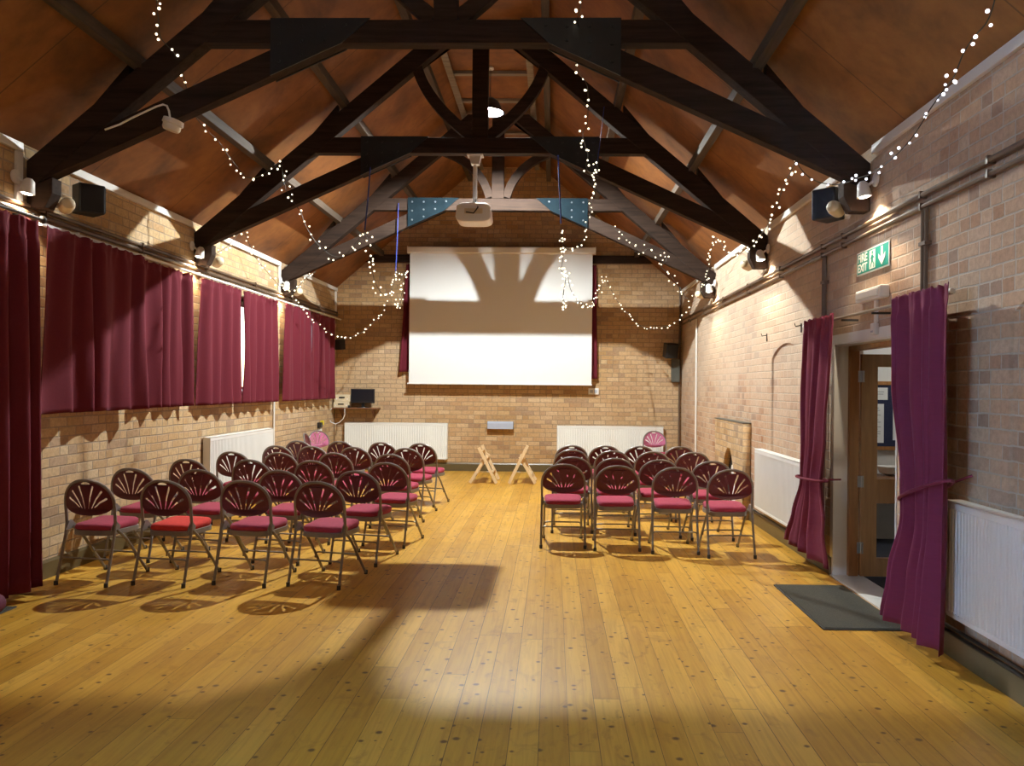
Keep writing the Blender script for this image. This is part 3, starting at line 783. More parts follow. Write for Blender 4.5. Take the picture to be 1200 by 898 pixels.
# ------------------------------------------------------------------ folding chairs
def chair_proto(seat_mat, panel_mat, label='proto'):
    t = thing('folding_chair', (0, 0, 0), label, 'chair')
    HWC, R = 0.222, 0.0125
    bend = lambda x: 0.75*x*x                                   # backrest curves round the sitter
    lean = lambda z: -0.205 - 0.10*(z-0.5) if z > 0.5 else -0.205
    def hoop(z):                                              # half width of the hoop at height z
        zc, zt = 0.655, 0.868-R
        if z <= zc: return HWC
        q = min(1, (z-zc)/(zt-zc)); return HWC*(max(0.0, 1-q**2.15))**0.5
    # hoop tube
    pts = [(-HWC, lean(0.5)+bend(HWC), 0.50)]
    zc, zt = 0.655, 0.868-R
    for i in range(0, 25):
        a = PI - PI*i/24
        x = HWC*math.cos(a); z = zc + (zt-zc)*math.sin(a)**(1/1.075) if math.sin(a) > 1e-6 else zc
        x = HWC*math.copysign(abs(math.cos(a))**0.93, math.cos(a))
        pts.append((x, lean(z)+bend(x), z))
    pts.append((HWC, lean(0.5)+bend(HWC), 0.50))
    MB().tube(pts, R, 8).build('back_frame', M['chair_metal'], t, smooth=True)
    # slotted panel
    out = []
    for i in range(33):
        a = PI - PI*i/32
        x = (HWC-0.008)*math.copysign(abs(math.cos(a))**0.93, math.cos(a)); z = zc + (zt-0.005-zc)*max(0, math.sin(a))**0.93
        out.append((x, z))
    for i in range(1, 17):
        q = i/17; a = PI*q
        x = (HWC-0.008)*math.cos(a); z = 0.655 - 0.092*math.sin(a)**0.8
        out.append((x, z))
    hl = []
    for sx in (-1, 1):
        for (bx, bz), (tx, tz) in (((0.016, 0.62), (0.062, 0.805)), ((0.042, 0.622), (0.132, 0.765)), ((0.066, 0.63), (0.168, 0.705))):
            b, e = Vector((sx*bx, bz)), Vector((sx*tx, tz)); dv = (e-b).normalized(); nn = Vector((-dv.y, dv.x))
            md = (b+e)/2 + nn*0.006*sx
            w0, w1 = 0.0046, 0.0092
            poly = [b-nn*w0, md-nn*(w0+w1)/2, e-nn*w1, e+dv*0.006, e+nn*w1, md+nn*(w0+w1)/2, b+nn*w0]
            hl.append([(p.x, p.y) for p in poly])
    hl.append([(0.042*math.cos(2*PI*i/14), 0.832+0.0105*math.sin(2*PI*i/14) - 0.006*math.cos(2*PI*i/14)**2) for i in range(14)])
    mb = MB(); mb.holes(out, hl, 'Y', -0.003, 0.003)
    for v in mb.bm.verts: v.co.y += lean(v.co.z)+bend(v.co.x)
    mb.build('backrest', panel_mat, t)
    # rear legs: continue the hoop tube down and back
    def leg(pts, foot):
        l = MB().tube(pts, R*0.94, 8).build('leg', M['chair_metal'], t, smooth=True)
        p = Vector(foot)
        MB().tube([p+Vector((0, 0, 0.0)), p+Vector((0, 0, 0.035))], R*1.3, 8).build('foot', M['rubber'], l, smooth=True)
    for s in (-1, 1):
        leg([(s*HWC, lean(0.5)+bend(HWC), 0.502), (s*HWC, -0.18, 0.40), (s*(HWC+0.004), -0.275, 0.012)], (s*(HWC+0.004), -0.278, 0.0))
        leg([(s*(HWC-0.028), -0.13, 0.455), (s*(HWC-0.026), 0.0, 0.34), (s*(HWC-0.018), 0.268, 0.012)], (s*(HWC-0.018), 0.271, 0.0))
        b = MB()
        b.prism([(-0.205, 0.435), (-0.165, 0.505), (-0.14, 0.515), (-0.09, 0.47), (-0.10, 0.44)], 'X', s*(HWC-0.016)-0.004, s*(HWC-0.016)+0.004)
        b.build('bracket', M['chair_metal'], t)
    # stretchers
    def stretcher(y, z, hw):
        pts = [(-hw, y, z-0.05)] + [(-hw+0.03*(1-math.cos(a)), y, z-0.03+0.03*math.sin(a)) for a in (0.3, 0.8, 1.2, PI/2)]
        pts += [(-p[0], p[1], p[2]) for p in pts[::-1]]
        MB().tube(pts, 0.0075, 6).build('stretcher', M['chair_metal'], t, smooth=True)
    stretcher(-0.228, 0.215, HWC+0.001)
    stretcher(0.115, 0.205, HWC-0.024)
    # seat pan and cushion
    def outl(k, grow):
        pts = []
        for i in range(40):
            a = 2*PI*i/40; c, s_ = math.cos(a), math.sin(a)
            x = math.copysign(abs(c)**0.42, c); y = math.copysign(abs(s_)**0.42, s_)
            pts.append(((0.192+0.012*y+grow)*x, 0.012+(0.192+grow)*y))
        return pts
    mb = MB(); mb.prism(outl(0, 0.004), 'Z', 0.392, 0.434); mb.build('seat_frame', M['chair_metal'], t, bevel=0.004)
    bm = bmesh.new(); rings = []
    for g_, z in ((-0.006, 0.4345), (0.002, 0.446), (0.001, 0.466), (-0.008, 0.479), (-0.035, 0.487), (-0.09, 0.491)):
        rings.append([bm.verts.new((x, y, z+(0.016*(y/0.2) if y > 0 and z > 0.44 else 0))) for x, y in outl(0, g_)])
    for A, B in zip(rings, rings[1:]):
        for i in range(40): bm.faces.new((A[i], A[(i+1) % 40], B[(i+1) % 40], B[i]))
    bm.faces.new(rings[0][::-1]); bm.faces.new(rings[-1])
    mb = MB(); mb.bm.free(); mb.bm = bm
    mb.build('seat', seat_mat, t, smooth=True)
    return t
proto = chair_proto(M['seat_cloth'], M['chair_panel'])
used = [False]
def place_chair(x, y, rz, label, group, src=None):
    s = src or proto
    if s is proto and not used[0]: o = proto; used[0] = True
    else: o = copy_tree(s) if s is proto else s
    o.location = (x, y, 0); o.rotation_euler = (0, 0, rz)
    o['label'] = label; o['group'] = group
    return o

ORD = ['nearest', 'second', 'third', 'fourth', 'fifth', 'farthest']
LEFT = [[(91.5, 561), (163, 563), (285, 562), (371, 564)] and [(100, 561.5), (190, 562), (284, 562), (371, 564)],
        [(152, 548), (231, 550), (326, 550.5), (416.5, 551.5)],
        [(218, 538), (292, 538), (365, 539), (452, 542)],
        [(271, 529), (326.5, 530), (391, 530), (457, 532)],
        [(323.5, 522), (364.5, 522.5), (414.5, 523.5), (475.5, 525)],
        [(348.5, 516.5), (398, 516.5), (446.5, 518), (492.5, 519.5)]]
RIGHT = [[(660.5, 543.5), (724, 545), (792, 547), (857.5, 550)],
         [(671, 535), (721, 536.5), (773.5, 538.5), (835, 540)],
         [(670, 526.5), (718, 528), (765.5, 529), (813, 529.5)],
         [(670, 521.5), (709.5, 522), (750, 522.5), (797.5, 523)]]
SEATL = ['seat by the wall', 'second seat from the wall', 'second seat from the aisle', 'seat on the aisle']
SEATR = ['seat on the aisle', 'second seat from the aisle', 'second seat from the wall', 'seat by the wall']
def place_block(rows, seats, block, rots):
    nr = len(rows)
    pts = [[at(px, py, Z=0.868) for px, py in row] for row in rows]
    # a straight, evenly stepped row: fit depth along the row linearly
    for r, row in enumerate(pts):
        xs = [p.x for p in row]; ys = [p.y for p in row]
        mx, my = sum(xs)/4, sum(ys)/4
        k = sum((a-mx)*(b-my) for a, b in zip(xs, ys))/sum((a-mx)**2 for a in xs)
        for c in range(4):
            px, py = rows[r][c]
            yy = 0.5*(my+k*(xs[c]-mx)) + 0.5*ys[c]
            x = at(px, py, Y=yy).x
            rz = rots[r][c]
            rn = ORD[r] if r < nr-1 else 'farthest'
            rowtxt = 'row %s the camera' % ('nearest' if r == 0 else 'farthest from') if r in (0, nr-1) else '%s row from the camera' % rn
            lab = 'maroon fan-back folding chair, %s block, %s, %s' % (block, rowtxt, seats[c])
            src = None
            if block == 'window-side' and r == 0 and c == 1:
                src = chair_proto(M['seat_red'], M['chair_panel'])
                lab = 'fan-back folding chair with the bright scarlet seat, nearest row by the windows'
            # the top of the back sits 0.24 m behind the chair's middle
            fwd = Vector((-math.sin(rz), math.cos(rz)))
            place_chair(x + fwd.x*0.238, yy + fwd.y*0.238, rz, lab, 'folding chairs of the %s block' % block, src)
rl = [[-0.13, -0.14, -0.16, -0.2], [-0.14, -0.15, -0.18, -0.2], [-0.15, -0.17, -0.2, -0.22], [-0.18, -0.2, -0.22, -0.24], [-0.2, -0.22, -0.24, -0.26], [-0.22, -0.24, -0.26, -0.28]]
rr = [[0.0, 0.01, -0.02, 0.03], [0.0, 0.0, 0.06, 0.05], [0.02, 0.03, 0.08, 0.10], [0.05, 0.06, 0.12, 0.12]]
place_block(LEFT, SEATL, 'window-side', rl)
place_block(RIGHT, SEATR, 'door-side', rr)
# loose chairs by the screen wall
pk = chair_proto(M['seat_cloth'], M['pink_panel'])
p = at(770, 506, Z=0.868)
p = at(770, 506, Y=14.15)
place_chair(p.x, 13.95, PI+0.25, 'folding chair facing the room in the far corner by the door-side radiator', 'loose chairs along the screen wall', pk)
pk2 = chair_proto(M['seat_cloth'], M['pink_panel'])
place_chair(at(375, 515, Y=13.3).x+0.16, 13.13, PI+1.0, 'pink-backed folding chair turned sideways below the equipment shelf', 'loose chairs along the screen wall', pk2)
c_ = copy_tree(proto)
c_.location = (XL+0.44, 12.55, 0); c_.rotation_euler = (0, 0, -PI/2+0.12); c_['label'] = 'dark folding chair with its back to the window wall beside the pink-backed chair'; c_['group'] = 'loose chairs along the screen wall'

# ------------------------------------------------------------------ projection screen
SY = YB-0.26
ps = lambda px, py: at(px, py, Y=SY)
a, b = ps(478.5, 289), ps(697.5, 291)
t = thing('projection_screen', ((a.x+b.x)/2, SY, ps(590, 451).z), 'large white roll-down projection screen on the gable wall', 'projection screen')
mb = MB()
prof = [(SY-0.055, a.z-0.02), (SY-0.055, a.z-0.115), (SY-0.03, a.z-0.13), (SY+0.05, a.z-0.13), (SY+0.06, a.z-0.12), (SY+0.06, a.z-0.01), (SY+0.03, a.z), (SY-0.03, a.z)]
mb.prism(prof, 'X', a.x, b.x); mb.build('casing', M['screen_case'], t, bevel=0.006)
for x in (a.x-0.012, b.x): MB().box(x, x+0.012, SY-0.06, SY+0.064, a.z-0.134, a.z+0.004).build('end_cap', M['screen_case'], t)
c, d = ps(480.5, 297).x, ps(694.5, 297).x
zb = ps(590, 449.5).z
MB().box(c, d, SY-0.003, SY, zb, a.z-0.10).build('screen_cloth', M['screen'], t)
MB().box(c-0.03, d+0.01, SY-0.012, SY+0.012, zb-0.028, zb).build('bottom_bar', M['white_plastic'], t, bevel=0.005)
for x in (a.x+0.25, b.x-0.25): MB().box(x-0.03, x+0.03, SY+0.03, YB-0.003, a.z-0.06, a.z-0.03).build('bracket', M['white_plastic'], t)
q0, q1 = at(689.5, 455, Y=YB-0.01), at(701.5, 462.5, Y=YB-0.01)
t = thing('wall_socket', ((q0.x+q1.x)/2, YB, q1.z), 'small white double socket plate at the lower corner of the screen', 'socket')
MB().box(q0.x, q1.x, YB-0.04, YB-0.002, q1.z, q0.z).build('plate', M['white_plastic'], t, bevel=0.004)
for i in (0.3, 0.7):
    x = q0.x+(q1.x-q0.x)*i; MB().box(x-0.03, x+0.03, YB-0.044, YB-0.041, q1.z+0.03, q1.z+0.09).build('switch', M['grey_box'], t)
q0, q1 = at(571.5, 494, Y=YB-0.07), at(601.5, 503, Y=YB-0.07)
t = thing('wall_box', ((q0.x+q1.x)/2, YB, q1.z), 'pale blue-grey metal box fixed to the brick above the trestles', 'wall box')
MB().prism([(YB-0.003, q1.z), (YB-0.13, q1.z), (YB-0.13, q0.z-0.03), (YB-0.10, q0.z), (YB-0.003, q0.z)], 'X', q0.x, q1.x).build('casing', M['grey_box'], t, bevel=0.004)
MB().box(q0.x-0.006, q0.x, YB-0.132, YB-0.003, q1.z-0.004, q0.z+0.003).build('end_cap', M['grey_dark'], t)
MB().box(q1.x, q1.x+0.006, YB-0.132, YB-0.003, q1.z-0.004, q0.z+0.003).build('end_cap', M['grey_dark'], t)

# ------------------------------------------------------------------ folding trestles
def trestle(s, xA, xB, xTop, xMid, label):
    t = thing('folding_trestle', ((xA+xB)/2, 13.2, 0), label, 'trestle', 'wooden trestles')
    Y0, Y1 = 12.97, 13.55
    W, D = 0.052, 0.034
    for y in (Y0, Y1): MB().bar((xA, y, 0.018), (xTop, y, 0.62), W, D, (0, 1, 0)).build('leg', M['pine'], t, bevel=0.003)
    for y in (Y0+0.05, Y1-0.05): MB().bar((xB, y, 0.018), (xMid, y, 0.47), W, D, (0, 1, 0)).build('leg', M['pine'], t, bevel=0.003)
    f = lambda x0, z0, x1, z1, z: x0+(x1-x0)*(z-z0)/(z1-z0)
    for z in (0.19, 0.55):
        x = f(xA, 0.018, xTop, 0.62, z); MB().bar((x, Y0+0.03, z), (x, Y1-0.03, z), 0.025, 0.055, (1 if z < 1 else 0, 0, 0.8*s)).build('rail', M['pine'], t)
    for z in (0.15, 0.42):
        x = f(xB, 0.018, xMid, 0.47, z); MB().bar((x, Y0+0.065, z), (x, Y1-0.065, z), 0.025, 0.055, (1, 0, -0.8*s)).build('rail', M['pine'], t)
    x = f(xA, 0.018, xTop, 0.62, 0.45)
    MB().tube([(x, Y0+0.01, 0.45), (x, Y0+0.07, 0.455)], 0.008, 8).build('pivot_bolt', M['bolt'], t)
    cord = [(f(xA, .018, xTop, .62, .2), Y0+0.25, 0.2)]
    x1 = f(xB, 0.018, xMid, 0.47, 0.2)
    for i in range(1, 8): q = i/8; cord.append((cord[0][0]+(x1-cord[0][0])*q, Y0+0.25, 0.2-0.02*math.sin(PI*q)))
    cord.append((x1, Y0+0.25, 0.2))
    MB().tube(cord, 0.004, 6).build('stay_cord', M['white_plastic'], t)
fx = lambda px: at(px, 569, Z=0.0).x
trestle(1, fx(581), fx(549), at(561, 530, Y=12.97).x, at(570, 535, Y=13.0).x, 'pale pine folding trestle standing nearer the window-side chairs')
trestle(-1, fx(596), fx(627), at(617, 527, Y=12.97).x, at(609, 540, Y=13.0).x, 'pale pine folding trestle standing nearer the door-side chairs')

# ------------------------------------------------------------------ equipment shelf in the corner
zS = at(410, 478, Y=YB-0.3).z
sx0, sx1 = XL+0.03, at(442, 478, Y=YB-0.3).x
t = thing('wall_shelf', ((sx0+sx1)/2, YB-0.15, zS), 'brown wall shelf in the corner holding the monitor and cream units', 'shelf')
MB().box(sx0, sx1, YB-0.33, YB-0.004, zS-0.024, zS).build('board', M['shelf'], t, bevel=0.003)
for x in (sx0+0.12, sx1-0.12): MB().prism([(YB-0.004, zS-0.025), (YB-0.27, zS-0.025), (YB-0.004, zS-0.2)], 'X', x-0.01, x+0.01).build('bracket', M['shelf'], t)
p0, p1 = at(391, 478, Y=YB-0.28), at(409, 463, Y=YB-0.28)
ww = p1.x-p0.x; hh = (p1.z-p0.z-0.006)/2
for k in (0, 1):
    z = zS+0.002 + k*(hh*0.86+0.003); h = hh*0.86 if k == 0 else hh*1.14
    x0 = p0.x+(0.012 if k else -0.006)
    t = thing('amplifier', (x0+ww/2, YB-0.16, z), 'cream electronic unit on the corner shelf, %s of the pair' % ('upper' if k else 'lower'), 'amplifier', 'cream units on the shelf')
    MB().box(x0, x0+ww, YB-0.28, YB-0.05, z, z+h).build('casing', M['cream'], t, bevel=0.006)
    MB().box(x0+ww*0.3, x0+ww*0.68, YB-0.284, YB-0.279, z+h*0.5, z+h*0.72).build('slot', M['black'], t)
    for q in (0.15, 0.85): MB().lathe([(0.012, 0), (0.01, 0.012)], 10, Matrix.Translation((x0+ww*q, YB-0.279, z+h*0.4)) @ Matrix.Rotation(PI/2, 4, 'X')).build('knob', M['white_plastic'], t)
p0, p1 = at(411, 472.5, Y=YB-0.22), at(439, 456, Y=YB-0.22)
t = thing('monitor', ((p0.x+p1.x)/2, YB-0.2, zS), 'black flat monitor switched off on the corner shelf', 'monitor')
MB().box(p0.x, p1.x, YB-0.23, YB-0.19, p0.z, p1.z).build('casing', M['black'], t, bevel=0.006)
MB().box(p0.x+0.018, p1.x-0.018, YB-0.2335, YB-0.2302, p0.z+0.03, p1.z-0.018).build('screen', M['screen_black'], t)
xm = (p0.x+p1.x)/2
MB().box(xm-0.03, xm+0.03, YB-0.19, YB-0.17, zS+0.012, p0.z+0.08).build('neck', M['black'], t)
MB().lathe([(0.12, 0), (0.115, 0.012)], 20, Matrix.Translation((xm, YB-0.2, zS+0.001))).build('base', M['black'], t)
# small black items between, white looped cable, corner pipes, plug
mb = MB(); mb.box(p0.x-0.035, p0.x+0.0, YB-0.3, YB-0.24, zS+0.001, zS+0.05)
tag(mb.build('control_box', M['black'], bevel=0.004), 'little black control box between cream units and monitor', 'control box')
loop = [(404, 479), (404, 486), (402, 491), (398, 495), (393, 497), (388, 495), (385, 490), (384, 485), (386, 481), (389, 479)]
mb = MB(); mb.tube([at(u, v, Y=YB-0.345) for u, v in loop], 0.008, 6)
tag(mb.build('cable', M['white_plastic'], smooth=True), 'white cable looping below the equipment shelf', 'cable')
for px, r, mt, lab in ((386.5, 0.028, 'pipe_grey', 'grey vertical pipe in the corner below the shelf'), (391, 0.018, 'pipe_brown', 'thin brown vertical pipe beside the grey one in the corner')):
    x = at(px, 500, Y=YB-0.08).x
    mb = MB(); mb.tube([(x, YB-0.08, 0.01), (x, YB-0.08, zS-0.03)], r, 10)
    tag(mb.build('corner_pipe', M[mt], smooth=True), lab, 'pipe')
q = at(377, 497, X=XL+0.06)
t = thing('plug', (XL+0.03, q.y, q.z), 'black and yellow plug on the side wall below the corner shelf', 'plug')
MB().box(XL+0.003, XL+0.07, q.y-0.09, q.y+0.03, q.z-0.07, q.z+0.03).build('body', M['black'], t, bevel=0.01)
MB().box(XL+0.02, XL+0.08, q.y+0.032, q.y+0.10, q.z-0.02, q.z+0.06).build('cap', M['yellow'], t, bevel=0.01)
MB().box(XL+0.003, XL+0.05, q.y-0.06, q.y+0.06, q.z-0.22, q.z-0.08).build('socket_box', M['white_plastic'], t, bevel=0.006)

# ------------------------------------------------------------------ loudspeakers
def speaker(c, w, h, d, yaw, pitch, label, wall):
    t = thing('loudspeaker', c, label, 'loudspeaker', 'wall loudspeakers')
    R_ = Matrix.Translation(c) @ Matrix.Rotation(yaw, 4, 'Z') @ Matrix.Rotation(pitch, 4, 'X')
    mb = MB(); mb.prism([(-w/2, -d/2), (w/2, -d/2), (w*0.34, d/2), (-w*0.34, d/2)], 'Z', -h/2, h/2)
    for v in mb.bm.verts: v.co = R_ @ v.co
    mb.build('cabinet', M['black'], t, bevel=0.012)
    mb = MB(); mb.box(-w/2+0.015, w/2-0.015, -d/2-0.008, -d/2-0.001, -h/2+0.015, h/2-0.015, R_); mb.build('grille', M['black_grille'], t, bevel=0.003)
    e = Vector(wall)
    MB().tube([R_ @ Vector((0, d/2-0.01, 0)), e], 0.016, 8).build('wall_mount', M['black'], t, smooth=True)
    return t
q = at(78, 234, Y=6.55)
speaker((XL+0.235, 6.56, q.z), 0.22, 0.25, 0.2, PI/2+0.95, 0.0, 'black loudspeaker bracketed to the window wall under the nearest truss', (XL+0.01, 6.7, q.z))
q = at(988, 235, Y=6.4)
speaker((XR-0.17, 6.56, q.z), 0.22, 0.26, 0.2, -PI/2-0.95, 0.0, 'black loudspeaker bracketed to the door wall under the nearest truss', (XR-0.01, 6.7, q.z))
q = at(786, 411, Y=YB-0.25)
speaker((q.x-0.02, YB-0.26, q.z), 0.26, 0.28, 0.22, 0.35, 0.18, 'black loudspeaker tilted down in the far corner of the door wall', (q.x+0.1, YB-0.01, q.z))
q = at(396, 404, Y=YB-0.2)
speaker((q.x+0.06, YB-0.24, q.z), 0.16, 0.2, 0.16, -0.5, 0.1, 'small black loudspeaker in the far corner above the equipment shelf', (q.x+0.02, YB-0.01, q.z))
q0, q1 = at(787, 421, Y=YB-0.07), at(796, 448, Y=YB-0.07)
t = thing('wall_cabinet', ((q0.x+q1.x)/2, YB, q1.z), 'slim grey-green box mounted beneath the far corner loudspeaker', 'cabinet')
MB().box(q0.x, min(q1.x, XR-0.02), YB-0.12, YB-0.003, q1.z, q0.z).build('body', M['grey_dark'], t, bevel=0.005)
MB().box(q0.x+0.015, min(q1.x, XR-0.02)-0.015, YB-0.126, YB-0.121, q1.z+0.02, q0.z-0.02).build('door', M['grey_dark'], t)

# ------------------------------------------------------------------ pipes and trunking
def pipe(name, pts, r, mat, label, group=None, clips=()):
    t = thing(name, pts[0], label, 'pipe', group)
    MB().tube(pts, r, 8).build('run', M[mat], t, smooth=True)
    for c in clips: MB().box(*c).build('clip', M[mat], t)
    return t
x = XR-0.03
for z, r, lab in ((2.965, 0.02, 'upper brown pipe running along the door wall below the roof'), (2.885, 0.017, 'lower brown pipe running along the door wall below the roof')):
    pipe('conduit_pipe', [(x, YF+0.02, z), (x, YB-0.03, z)], r, 'pipe_brown', lab, 'brown wall pipes', [(x-0.022, XR-0.003, y, y+0.02, z-0.024, z+0.024) for y in (3.2, 4.4, 5.2, 6.6, 7.1, 8.4, 9.8, 11.2, 12.6, 14.0)])
for px, lab in ((967, 'brown pipe pair dropping to the hinge-side door curtain'), (1085, 'brown pipe pair dropping to the plum curtain')):
    y = at(px, 330, X=x).y
    t = thing('conduit_pipe', (x, y, 2.28), lab, 'pipe', 'brown wall pipes')
    for dy in (0, 0.05): MB().tube([(x, y+dy, 2.865), (x, y+dy, 0.25)], 0.014, 8).build('run', M['pipe_brown'], t, smooth=True)
    MB().box(x-0.02, XR-0.003, y-0.02, y+0.07, 2.62, 2.645).build('clip', M['pipe_brown'], t)
y = at(816, 430, X=XR-0.02).y
pipe('conduit_pipe', [(XR-0.02, y, 2.86), (XR-0.02, y, 0.16)], 0.016, 'white_plastic', 'white vertical conduit on the door wall near the far corner')
pipe('conduit_pipe', [(XR-0.045, YB-0.035, 4.0), (XR-0.045, YB-0.035, 0.16)], 0.02, 'pipe_brown', 'thin brown pipe running up the far corner of the door wall')
y = at(321, 492, X=XL+0.02).y
pipe('conduit_pipe', [(XL+0.02, y, 2.99), (XL+0.02, y, 0.17)], 0.014, 'white_plastic', 'white vertical conduit on the window wall above the radiator')
x = XL+0.03
for z, r, lab in ((3.075, 0.018, 'upper brown pipe above the window curtains'), (3.02, 0.022, 'lower brown pipe above the window curtains')):
    pipe('conduit_pipe', [(x, YF+0.02, z), (x, YB-0.03, z)], r, 'pipe_brown', lab, 'brown wall pipes', [(XL+0.003, x+0.024, y, y+0.02, z-0.024, z+0.024) for y in (3.4, 4.8, 6.3, 7.8, 9.3, 10.8, 12.3, 13.8)])
# heating pipes along the door wall skirting
x = XR-0.05
for z, lab in ((0.20, 'upper heating pipe just above the skirting below the large radiator'), (0.165, 'lower heating pipe just above the skirting below the large radiator')):
    pipe('heating_pipe', [(x+0.004, YF+0.05, z), (x+0.004, DY0-0.1, z)], 0.011, 'iron', lab, 'heating pipes', [(x-0.008, XR-0.003, y, y+0.03, z-0.014, z+0.014) for y in (1.2, 3.9)])
pipe('heating_pipe', [(x+0.004, 7.2, 0.18), (x+0.004, 9.55, 0.18)], 0.011, 'iron', 'heating pipe below the radiator beside the fireplace', 'heating pipes')

# ------------------------------------------------------------------ fire exit sign and emergency light
sx = XR-0.004
y0, y1 = at(1043, 295, X=sx).y, at(1005, 310, X=sx).y
z1, z0 = at(1043, 281, X=sx).z, at(1043, 311, X=sx).z
t = thing('fire_exit_sign', (sx, (y0+y1)/2, z0), 'green and white FIRE EXIT sign on the brick above the door', 'sign')
MB().box(sx-0.006, sx, y0, y1, z0, z1).build('board', M['sign_white'], t)
MB().box(sx-0.0075, sx-0.0062, y0+0.012, y1-0.012, z0+0.012, z1-0.012).build('green_field', M['sign_green'], t)
W_, H_ = y1-y0, z1-z0
fxs = sx-0.0078
def text(txt, yleft, zc, size, name, parent, width):
    cu = bpy.data.curves.new('t', 'FONT'); cu.body = txt; cu.size = size; cu.extrude = 0.0006; cu.offset = 0.002
    ob = bpy.data.objects.new('t', cu); COL.objects.link(ob)
    me = bpy.data.meshes.new_from_object(ob.evaluated_get(bpy.context.evaluated_depsgraph_get()))
    bpy.data.objects.remove(ob); bpy.data.curves.remove(cu)
    mb = MB(); mb.bm.from_mesh(me); bpy.data.meshes.remove(me)
    xs = [v.co.x for v in mb.bm.verts]; x0_, x1_ = min(xs), max(xs)
    for v in mb.bm.verts:
        u = (v.co.x-x0_)/(x1_-x0_)*width
        v.co = Vector((fxs - v.co.z, yleft - u, zc + v.co.y))
    return mb.build(name, M['sign_white'], parent)
text('FIRE', y1-0.03, z0+H_*0.56, 0.092, 'lettering', t, W_*0.30)
text('EXIT', y1-0.03, z0+H_*0.14, 0.092, 'lettering', t, W_*0.30)
Yp = lambda u: y1-u*W_
Zp = lambda v: z0+v*H_
sgn = MB()
def poly(pts, dx=0.0): sgn.prism([(Yp(u), Zp(v)) for u, v in pts], 'X', fxs-0.0008-dx, fxs)
poly([(0.42, 0.12), (0.60, 0.12), (0.60, 0.88), (0.42, 0.88)])
sgn.build('doorway_symbol', M['sign_white'], t)
sgn = MB()
def spoly(pts): sgn.prism([(Yp(u), Zp(v)) for u, v in pts], 'X', fxs-0.0020, fxs-0.0010)
spoly([(0.515+0.022*math.cos(a*PI/5), 0.78+0.07*math.sin(a*PI/5)) for a in range(10)])
spoly([(0.49, 0.68), (0.54, 0.68), (0.53, 0.42), (0.485, 0.42)])
spoly([(0.49, 0.67), (0.455, 0.52), (0.465, 0.50), (0.505, 0.62)])
spoly([(0.53, 0.66), (0.575, 0.56), (0.57, 0.53), (0.525, 0.58)])
spoly([(0.485, 0.44), (0.51, 0.42), (0.47, 0.18), (0.445, 0.18)])
spoly([(0.51, 0.43), (0.535, 0.43), (0.575, 0.30), (0.565, 0.16), (0.545, 0.16), (0.55, 0.29)])
sgn.build('running_figure', M['sign_green'], t)
sgn = MB()
spoly([(0.77, 0.88), (0.83, 0.88), (0.83, 0.45), (0.90, 0.62), (0.90, 0.45), (0.80, 0.13), (0.70, 0.45), (0.70, 0.62), (0.77, 0.45)])
sgn.build('down_arrow', M['sign_white'], t)
y0, y1 = at(1034, 340, X=XR-0.06).y, at(1004, 345, X=XR-0.06).y
z1 = at(1034, 333, X=XR-0.06).z; z0 = z1-0.095
t = thing('emergency_light', (XR, (y0+y1)/2, z0), 'white oblong emergency light on the wall under the exit sign', 'emergency light')
MB().box(XR-0.075, XR-0.003, y0, y1, z0, z1).build('casing', M['white_plastic'], t, bevel=0.012)
MB().box(XR-0.085, XR-0.076, y0+0.04, y1-0.04, z0+0.02, z1-0.02).build('diffuser', M['sign_white'], t, bevel=0.004)
ym = (y0+y1)/2-0.02
MB().box(XR-0.022, XR-0.003, ym-0.02, ym+0.02, z0-0.17, z0-0.001).build('trunking', M['white_plastic'], t)
t = thing('door_sensor', (XR, ym, z0-0.27), 'small white box over the door head below the emergency light', 'sensor')
MB().box(XR-0.045, XR-0.003, ym-0.04, ym+0.04, z0-0.27, z0-0.175).build('casing', M['white_plastic'], t, bevel=0.012)
MB().box(XR-0.047, XR-0.044, ym-0.02, ym+0.02, z0-0.25, z0-0.235).build('lens', M['grey_box'], t)

# ------------------------------------------------------------------ brick fireplace
fy0, fy1, fz, fd = 9.72, 11.38, 1.215, 0.105
out = [(fy0, 0.0), (fy1, 0.0), (fy1, fz), (fy0, fz)]
oc = 10.52
op = [(oc-0.44, 0.02), (oc+0.44, 0.02), (oc+0.43, 0.25), (oc+0.36, 0.5), (oc+0.22, 0.72), (oc+0.08, 0.84), (oc-0.08, 0.85), (oc-0.22, 0.72), (oc-0.36, 0.5), (oc-0.43, 0.25)]
t = thing('fireplace', (XR-fd, (fy0+fy1)/2, 0), 'low blocked brick fireplace with pointed sooty opening on the door wall', 'fireplace')
mb = MB(); mb.holes(out, [op], 'X', XR-fd, XR-0.002); mb.build('surround', M['brick_left'], t)
mb = MB(); mb.prism([(y, z*1.0) for y, z in op], 'X', XR-0.02, XR-0.003); mb.build('fire_back', M['soot'], t)
mb = MB(); mb.box(XR-fd-0.004, XR-0.003, fy0-0.01, fy1+0.01, fz, fz+0.012); mb.build('capping', M['grey_dark'], t)
mb = MB(); mb.prism([(oc-0.30, 0.05), (oc+0.12, 0.05), (oc+0.10, 0.45), (oc-0.02, 0.62), (oc-0.18, 0.62), (oc-0.28, 0.5)], 'X', XR-0.06, XR-0.045)
tag(mb.build('fire_screen', M['paper'], bevel=0.004), 'pale rounded panel standing inside the fireplace opening', 'fire screen')
